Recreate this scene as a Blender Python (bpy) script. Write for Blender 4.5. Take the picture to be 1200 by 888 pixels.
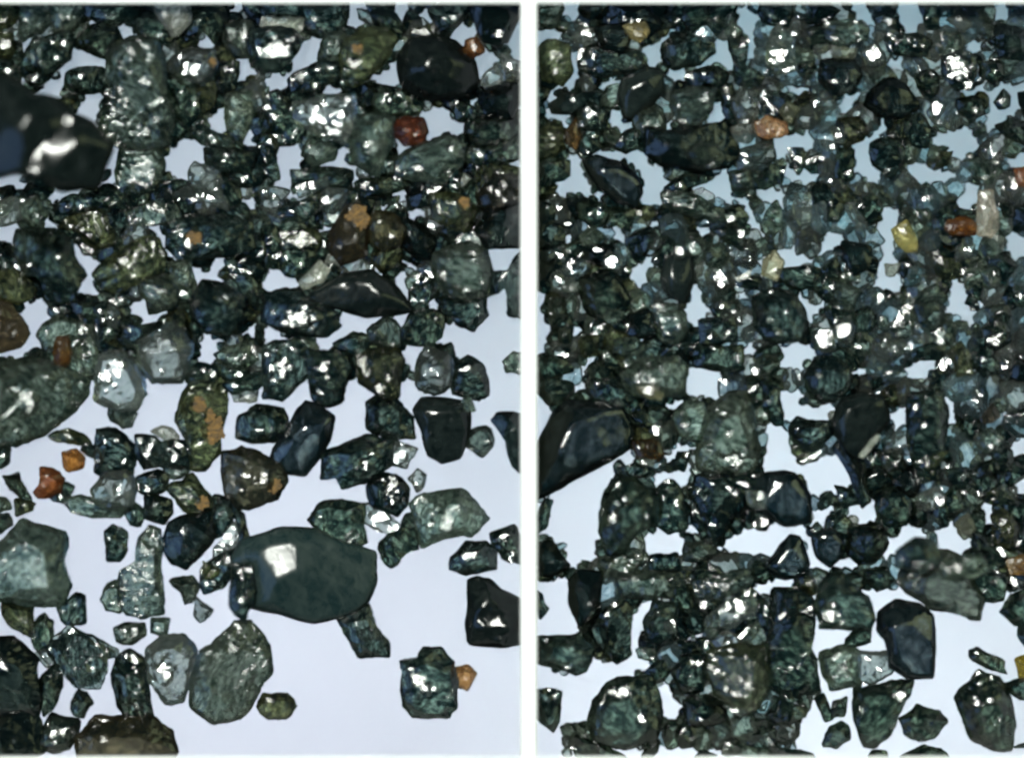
import bpy, bmesh, math, random
from mathutils import Vector, noise

for o in list(bpy.data.objects):
    bpy.data.objects.remove(o, do_unlink=True)
S = bpy.context.scene
C = S.collection
R = random.Random(11)

# One unit is about 117 micrometres: the two cells are seen under a stereo microscope.
U = 100.0
def wx(px): return (px - 600.0) / U
def wy(py): return (444.0 - py) / U

# ------------------------------------------------------------------ camera
cam = bpy.data.cameras.new('camera')
cam.sensor_width = 360.0
cam.lens = 2400.0
cam.clip_start = 1.0
cam.clip_end = 400.0
cam.dof.use_dof = True
cam.dof.focus_distance = 80.0 - 0.15
cam.dof.aperture_fstop = 0.21
co = bpy.data.objects.new('camera', cam)
co.location = (0, 0, 80.0)
C.objects.link(co)
S.camera = co
S.render.resolution_x, S.render.resolution_y = 1024, 757

# ------------------------------------------------------------------ world and lamps
w = bpy.data.worlds.new('World'); S.world = w; w.use_nodes = True
bg = w.node_tree.nodes['Background']
bg.inputs[0].default_value = (0.25, 0.75, 0.8, 1)
bg.inputs[1].default_value = 0.07

def lamp(name, loc, target, size, power, color, shape='DISK'):
    l = bpy.data.lights.new(name, 'AREA'); l.shape = shape; l.size = size
    l.energy = power; l.color = color
    o = bpy.data.objects.new(name, l); C.objects.link(o)
    o.location = loc
    o.rotation_euler = (Vector(target) - Vector(loc)).to_track_quat('-Z', 'Y').to_euler()
    return o
KEY_T = math.radians(22)           # key lamp, tilted towards the upper left of the stage
KD = Vector((-0.62 * math.sin(KEY_T), 0.78 * math.sin(KEY_T), math.cos(KEY_T))).normalized()
lamp('microscope_lamp_key', KD * 200, (0, 0, 0), 29.0, 430000, (0.97, 1.0, 0.92))
lamp('added_side_lamp', (72, 30, 51), (0, 0, 0), 60.0, 8500, (0.85, 1.0, 0.55))  # added lamp, tinted to suggest yellow-green lens fringes on the right edges
lamp('added_side_lamp', (-72, -20, 55), (0, 0, 0), 66.0, 11000, (0.3, 0.52, 1.0))  # added lamp, its blue stands in for lens fringing on the left edges
# transmitted light from below each cell
DZ = -40.0                         # diffuser of the light stage, far under the glass floors: only nearly upright light enters
lamp('stage_lamp', (-4.7, -5.5, DZ - 13.2), (-4.7, -2.4, DZ), 3.6, 1150, (0.87, 0.91, 1.06))
lamp('stage_lamp', (-4.7, 6.7, DZ - 13.2), (-4.7, 4.6, DZ), 3.6, 240, (0.55, 0.92, 1.1))
lamp('stage_lamp', (4.7, -6.7, DZ - 12), (4.7, -4.3, DZ), 3.6, 1200, (0.88, 0.94, 1.04))
lamp('stage_lamp', (4.7, 6.7, DZ - 13.2), (4.7, 4.6, DZ), 3.6, 270, (0.2, 0.8, 1.0))
S.view_settings.view_transform = 'Standard'
S.view_settings.look = 'None'
S.view_settings.exposure = 0.45
S.view_settings.gamma = 1.0
S.view_settings.use_curve_mapping = False
S.cycles.max_bounces = 10
S.cycles.transparent_max_bounces = 6
S.cycles.transmission_bounces = 6
S.cycles.glossy_bounces = 3
S.cycles.diffuse_bounces = 2
S.cycles.use_denoising = True
S.cycles.filter_width = 2.6
S.cycles.sample_clamp_indirect = 6.0

# ------------------------------------------------------------------ materials
def nt(name):
    m = bpy.data.materials.new(name); m.use_nodes = True
    n = m.node_tree.nodes; n.clear()
    return m, n, m.node_tree.links

def grain_mat(name, c0, c1, rough, ior, trans=0.0, bump=0.35, scale=9.0, spec=0.5, use_attr=False, sparkle=0.5, lo=0.36, hi=0.68):
    """Mottled mineral: two body colours, noise tint between them, chipped relief, per-grain variation."""
    m, n, l = nt(name)
    out = n.new('ShaderNodeOutputMaterial'); p = n.new('ShaderNodeBsdfPrincipled')
    l.new(p.outputs[0], out.inputs[0])
    geo = n.new('ShaderNodeNewGeometry')
    RND = geo.outputs['Random Per Island']
    ang = n.new('ShaderNodeMath'); ang.operation = 'MULTIPLY'; ang.inputs[1].default_value = 41.0
    l.new(RND, ang.inputs[0])
    rot = n.new('ShaderNodeVectorRotate'); rot.rotation_type = 'Z_AXIS'
    l.new(geo.outputs['Position'], rot.inputs['Vector']); l.new(ang.outputs[0], rot.inputs['Angle'])
    fq = n.new('ShaderNodeMath'); fq.operation = 'MULTIPLY'; fq.inputs[1].default_value = 17.7
    ff = n.new('ShaderNodeMath'); ff.operation = 'FRACT'
    l.new(RND, fq.inputs[0]); l.new(fq.outputs[0], ff.inputs[0])
    fs_ = n.new('ShaderNodeMapRange'); fs_.inputs[3].default_value = 1.0; fs_.inputs[4].default_value = 1.15 if 'smooth' in name or 'teal' in name else 2.5
    l.new(ff.outputs[0], fs_.inputs[0])
    cmb = n.new('ShaderNodeCombineXYZ'); cmb.inputs[0].default_value = 0.8; cmb.inputs[2].default_value = 1.5
    l.new(fs_.outputs[0], cmb.inputs[1])
    c2 = n.new('ShaderNodeCombineXYZ'); l.new(ang.outputs[0], c2.inputs[0]); l.new(ang.outputs[0], c2.inputs[2])
    off = n.new('ShaderNodeVectorMath'); off.operation = 'MULTIPLY_ADD'
    l.new(rot.outputs[0], off.inputs[0]); l.new(cmb.outputs[0], off.inputs[1]); l.new(c2.outputs[0], off.inputs[2])
    nz = n.new('ShaderNodeTexNoise'); nz.inputs['Scale'].default_value = scale
    nz.inputs['Detail'].default_value = 5; nz.inputs['Roughness'].default_value = 0.68
    nz.inputs['Distortion'].default_value = 0.9
    l.new(off.outputs[0], nz.inputs['Vector'])
    ramp = n.new('ShaderNodeValToRGB')
    ramp.color_ramp.elements[0].position = lo; ramp.color_ramp.elements[1].position = hi
    l.new(nz.outputs[0], ramp.inputs[0])
    mix = n.new('ShaderNodeMix'); mix.data_type = 'RGBA'
    l.new(ramp.outputs[0], mix.inputs[0])
    if use_attr:
        a = n.new('ShaderNodeAttribute'); a.attribute_type = 'OBJECT'; a.attribute_name = 'tint'
        dk = n.new('ShaderNodeMix'); dk.data_type = 'RGBA'; dk.blend_type = 'MULTIPLY'; dk.inputs[0].default_value = 1
        dk.inputs[7].default_value = (0.1, 0.11, 0.11, 1) if name == 'tinted_mineral' else (0.88, 0.84, 0.76, 1) if 'cream' in name else (0.4, 0.3, 0.22, 1)
        l.new(a.outputs['Color'], dk.inputs[6])
        l.new(dk.outputs[2], mix.inputs[6]); l.new(a.outputs['Color'], mix.inputs[7])
    else:
        mix.inputs[6].default_value = (*c0, 1); mix.inputs[7].default_value = (*c1, 1)
    hsv = n.new('ShaderNodeHueSaturation')
    mr = n.new('ShaderNodeMapRange'); mr.inputs[3].default_value = 0.9 if use_attr else 0.55; mr.inputs[4].default_value = 1.1 if use_attr else 1.5
    l.new(RND, mr.inputs[0]); l.new(mr.outputs[0], hsv.inputs['Value'])
    mh = n.new('ShaderNodeMath'); mh.operation = 'MULTIPLY'; mh.inputs[1].default_value = 7.31
    fr = n.new('ShaderNodeMath'); fr.operation = 'FRACT'
    l.new(RND, mh.inputs[0]); l.new(mh.outputs[0], fr.inputs[0])
    m2 = n.new('ShaderNodeMapRange'); m2.inputs[3].default_value = 0.5 if use_attr else 0.42 if name in ('dark_mineral', 'grey_green_mineral') else 0.485; m2.inputs[4].default_value = 0.5 if use_attr else 0.52
    l.new(fr.outputs[0], m2.inputs[0]); l.new(m2.outputs[0], hsv.inputs['Hue'])
    l.new(mix.outputs[2], hsv.inputs['Color'])
    l.new(hsv.outputs[0], p.inputs['Base Color'])
    # relief: conchoidal chips and fine grit
    vo = n.new('ShaderNodeTexVoronoi'); vo.inputs['Scale'].default_value = scale * 1.5
    vo.feature = 'F1'; vo.inputs['Randomness'].default_value = 1.0
    l.new(off.outputs[0], vo.inputs['Vector'])
    n2 = n.new('ShaderNodeTexNoise'); n2.inputs['Scale'].default_value = scale * 3.2
    n2.inputs['Detail'].default_value = 3; n2.inputs['Roughness'].default_value = 0.6
    l.new(off.outputs[0], n2.inputs['Vector'])
    add = n.new('ShaderNodeMath'); add.operation = 'MULTIPLY_ADD'; add.inputs[1].default_value = sparkle
    l.new(vo.outputs['Distance'], add.inputs[0]); l.new(n2.outputs[0], add.inputs[2])
    bp = n.new('ShaderNodeBump'); bp.inputs['Strength'].default_value = bump * 0.62
    bp.inputs['Distance'].default_value = 0.035
    l.new(add.outputs[0], bp.inputs['Height'])
    l.new(bp.outputs[0], p.inputs['Normal'])
    rr = n.new('ShaderNodeMapRange'); rr.inputs[3].default_value = rough * 0.7; rr.inputs[4].default_value = min(1, rough * 2.2)
    l.new(nz.outputs[0], rr.inputs[0]); l.new(rr.outputs[0], p.inputs['Roughness'])
    p.inputs['IOR'].default_value = ior
    p.inputs['Specular IOR Level'].default_value = spec
    p.inputs['Transmission Weight'].default_value = trans
    return m

MAT = {
 'd': grain_mat('dark_mineral', (0.004, 0.011, 0.011), (0.45, 0.64, 0.5), 0.07, 1.68, 0.965, 0.2, 9, lo=.46, hi=.74),
 'D': grain_mat('dark_glossy_mineral', (0.004, 0.010, 0.014), (0.13, 0.17, 0.17), 0.07, 1.64, 0.93, 0.1, 6, lo=.4, hi=.75),
 'b': grain_mat('black_mineral', (0.002, 0.005, 0.005), (0.06, 0.085, 0.07), 0.08, 1.6, 0.95, 0.12, 8, lo=.42, hi=.75),
 'B': grain_mat('black_smooth_mineral', (0.003, 0.005, 0.005), (0.016, 0.022, 0.02), 0.13, 1.58, 0.3, 0.08, 7, spec=0.25),
 'K': grain_mat('teal_grey_mineral', (0.006, 0.014, 0.015), (0.022, 0.033, 0.031), 0.2, 1.6, 0.1, 0.09, 6, spec=0.3),
 'g': grain_mat('grey_green_mineral', (0.02, 0.044, 0.037), (0.76, 0.95, 0.77), 0.08, 1.64, 0.95, 0.3, 10, lo=.41, hi=.7),
 'c': grain_mat('clear_crystal', (0.4, 0.47, 0.44), (0.92, 0.95, 0.86), 0.03, 1.66, 0.97, 0.16, 8),
 'y': grain_mat('olive_mineral', (0.012, 0.018, 0.010), (0.46, 0.5, 0.22), 0.09, 1.6, 0.92, 0.3, 10, lo=.44, hi=.72),
 'Y': grain_mat('tinted_mineral', None, None, 0.09, 1.62, 0.93, 0.24, 7, use_attr=True, lo=.38, hi=.68),
 'r': grain_mat('brown_mineral', (0.012, 0.009, 0.005), (0.06, 0.044, 0.018), 0.16, 1.55, 0.6, 0.12, 6),
 'o': grain_mat('rust_mineral', None, None, 0.16, 1.55, 0.88, 0.35, 9, use_attr=True, lo=.4, hi=.66),
 'w': grain_mat('cream_mineral', (0.5, 0.54, 0.46), (0.9, 0.9, 0.8), 0.16, 1.5, 0.88, 0.25, 8),
 'W': grain_mat('tinted_cream_mineral', None, None, 0.16, 1.5, 0.9, 0.2, 8, use_attr=True),
 'i': grain_mat('blue_tinged_glass_mineral', (0.18, 0.32, 0.36), (0.8, 0.98, 1.0), 0.05, 1.62, 0.96, 0.18, 8),
 'p': grain_mat('rust_crust', (0.045, 0.03, 0.014), (0.4, 0.2, 0.05), 0.5, 1.45, 0.2, 0.6, 13, lo=.36, hi=.66),
}

m, n, l = nt('diffusing_plate')
out = n.new('ShaderNodeOutputMaterial'); tr = n.new('ShaderNodeBsdfTranslucent'); gl = n.new('ShaderNodeBsdfGlossy')
mx = n.new('ShaderNodeMixShader'); mx.inputs[0].default_value = 0.02
nz = n.new('ShaderNodeTexNoise'); nz.inputs['Scale'].default_value = 0.9; nz.inputs['Detail'].default_value = 3
rp = n.new('ShaderNodeValToRGB')
rp.color_ramp.elements[0].color = (0.84, 0.85, 0.86, 1); rp.color_ramp.elements[1].color = (0.92, 0.92, 0.92, 1)
l.new(nz.outputs[0], rp.inputs[0]); l.new(rp.outputs[0], tr.inputs[0])
gl.inputs['Roughness'].default_value = 0.35
l.new(tr.outputs[0], mx.inputs[1]); l.new(gl.outputs[0], mx.inputs[2]); l.new(mx.outputs[0], out.inputs[0])
M_PLATE = m
m, n, l = nt('clear_glass_floor')
out = n.new('ShaderNodeOutputMaterial'); tp = n.new('ShaderNodeBsdfTransparent'); gl = n.new('ShaderNodeBsdfGlossy')
mx = n.new('ShaderNodeMixShader'); nz = n.new('ShaderNodeTexNoise'); nz.inputs['Scale'].default_value = 5; nz.inputs['Detail'].default_value = 6
rp = n.new('ShaderNodeMapRange'); rp.inputs[1].default_value = .35; rp.inputs[2].default_value = .75
rp.inputs[3].default_value = .01; rp.inputs[4].default_value = .035          # faint film on the glass
l.new(nz.outputs[0], rp.inputs[0]); l.new(rp.outputs[0], mx.inputs[0])
gl.inputs['Roughness'].default_value = 0.5
l.new(tp.outputs[0], mx.inputs[1]); l.new(gl.outputs[0], mx.inputs[2]); l.new(mx.outputs[0], out.inputs[0])
M_GLASS = m
m, n, l = nt('black_baffle')
out = n.new('ShaderNodeOutputMaterial'); p = n.new('ShaderNodeBsdfPrincipled'); l.new(p.outputs[0], out.inputs[0])
p.inputs['Base Color'].default_value = (.006, .006, .006, 1); p.inputs['Roughness'].default_value = .8
M_BLACK = m
m, n, l = nt('white_tray')
out = n.new('ShaderNodeOutputMaterial'); p = n.new('ShaderNodeBsdfPrincipled')
p.inputs['Base Color'].default_value = (0.88, 0.88, 0.87, 1); p.inputs['Roughness'].default_value = 0.6
nz = n.new('ShaderNodeTexNoise'); nz.inputs['Scale'].default_value = 30
bp = n.new('ShaderNodeBump'); bp.inputs['Strength'].default_value = 0.1; bp.inputs['Distance'].default_value = 0.01
l.new(nz.outputs[0], bp.inputs['Height']); l.new(bp.outputs[0], p.inputs['Normal']); l.new(p.outputs[0], out.inputs[0])
M_TRAY = m

# ------------------------------------------------------------------ setting: two cells of a sample tray
WALL_H = 0.7
def boxmesh(name, x0, x1, y0, y1, z0, z1, mat, bev=0.008, foot=0.0):
    bm = bmesh.new()
    bmesh.ops.create_cube(bm, size=1)
    for v in bm.verts:
        v.co = Vector((x0 if v.co.x < 0 else x1, y0 if v.co.y < 0 else y1, z0 if v.co.z < 0 else z1))
    for v in bm.verts:
        if v.co.z < z1 - .01: v.co.y += foot          # undercut lip
    if bev: bmesh.ops.bevel(bm, geom=bm.edges[:], offset=bev, segments=2, affect='EDGES', profile=0.5)
    me = bpy.data.meshes.new(name); bm.to_mesh(me); bm.free()
    me.materials.append(mat)
    return bpy.data.objects.new(name, me)
LX0, LX1, RX0, RX1 = wx(-40), wx(610.5), wx(628.5), wx(1240)
PF = 1 - WALL_H / 80.0
TY, BY = wy(4) * PF, wy(886) * PF
def setting(o):
    o['kind'] = 'structure'; C.objects.link(o); return o
for x0, x1 in ((LX0, LX1), (RX0, RX1)):
    bm = bmesh.new()
    bmesh.ops.create_grid(bm, x_segments=1, y_segments=1, size=1)
    for v in bm.verts: v.co = Vector((x0 - .04 if v.co.x < 0 else x1 + .04, BY - .2 if v.co.y < 0 else TY + .2, 0))
    me = bpy.data.meshes.new('floor'); bm.to_mesh(me); bm.free(); me.materials.append(M_GLASS)
    setting(bpy.data.objects.new('floor', me))
setting(boxmesh('wall_divider', LX1, RX0, BY - .3, TY + .3, -.2, WALL_H, M_TRAY))
setting(boxmesh('added_baffle', wx(617), wx(622), -9.7, 9.7, DZ - 15, DZ - .05, M_BLACK, 0))  # added unseen partition, keeps the stage lamps of the two cells apart
bm = bmesh.new()
bmesh.ops.create_grid(bm, x_segments=1, y_segments=1, size=1)
for v in bm.verts: v.co = Vector((v.co.x * 12.2, v.co.y * 9.8, DZ))
me = bpy.data.meshes.new('floor_diffuser'); bm.to_mesh(me); bm.free(); me.materials.append(M_PLATE)
setting(bpy.data.objects.new('floor_diffuser', me))
for x0, x1, y0, y1 in ((-12.5, -12.21, -10.1, 10.1), (12.21, 12.5, -10.1, 10.1), (-12.2, 12.2, 9.81, 10.1), (-12.2, 12.2, -10.1, -9.81)):
    setting(boxmesh('added_light_shaft', x0, x1, y0, y1, DZ - 15, -.3, M_BLACK, 0))  # added unseen black walls: light bent aside ends here, so grain rims darken
setting(boxmesh('wall_top', LX0 - .5, LX1 - .001, TY, TY + .5, -.2, WALL_H, M_TRAY, foot=.09))
setting(boxmesh('wall_top', RX0 + .001, RX1 + .5, TY, TY + .5, -.2, WALL_H, M_TRAY, foot=.09))
setting(boxmesh('wall_bottom', LX0 - .5, LX1 - .001, BY - .5, BY, -.2, WALL_H, M_TRAY, foot=-.09))
setting(boxmesh('wall_bottom', RX0 + .001, RX1 + .5, BY - .5, BY, -.2, WALL_H, M_TRAY, foot=-.09))
setting(boxmesh('wall_outer', LX0 - .5, LX0, BY + .001, TY - .001, -.2, WALL_H, M_TRAY))
setting(boxmesh('wall_outer', RX1, RX1 + .5, BY + .001, TY - .001, -.2, WALL_H, M_TRAY))

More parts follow.
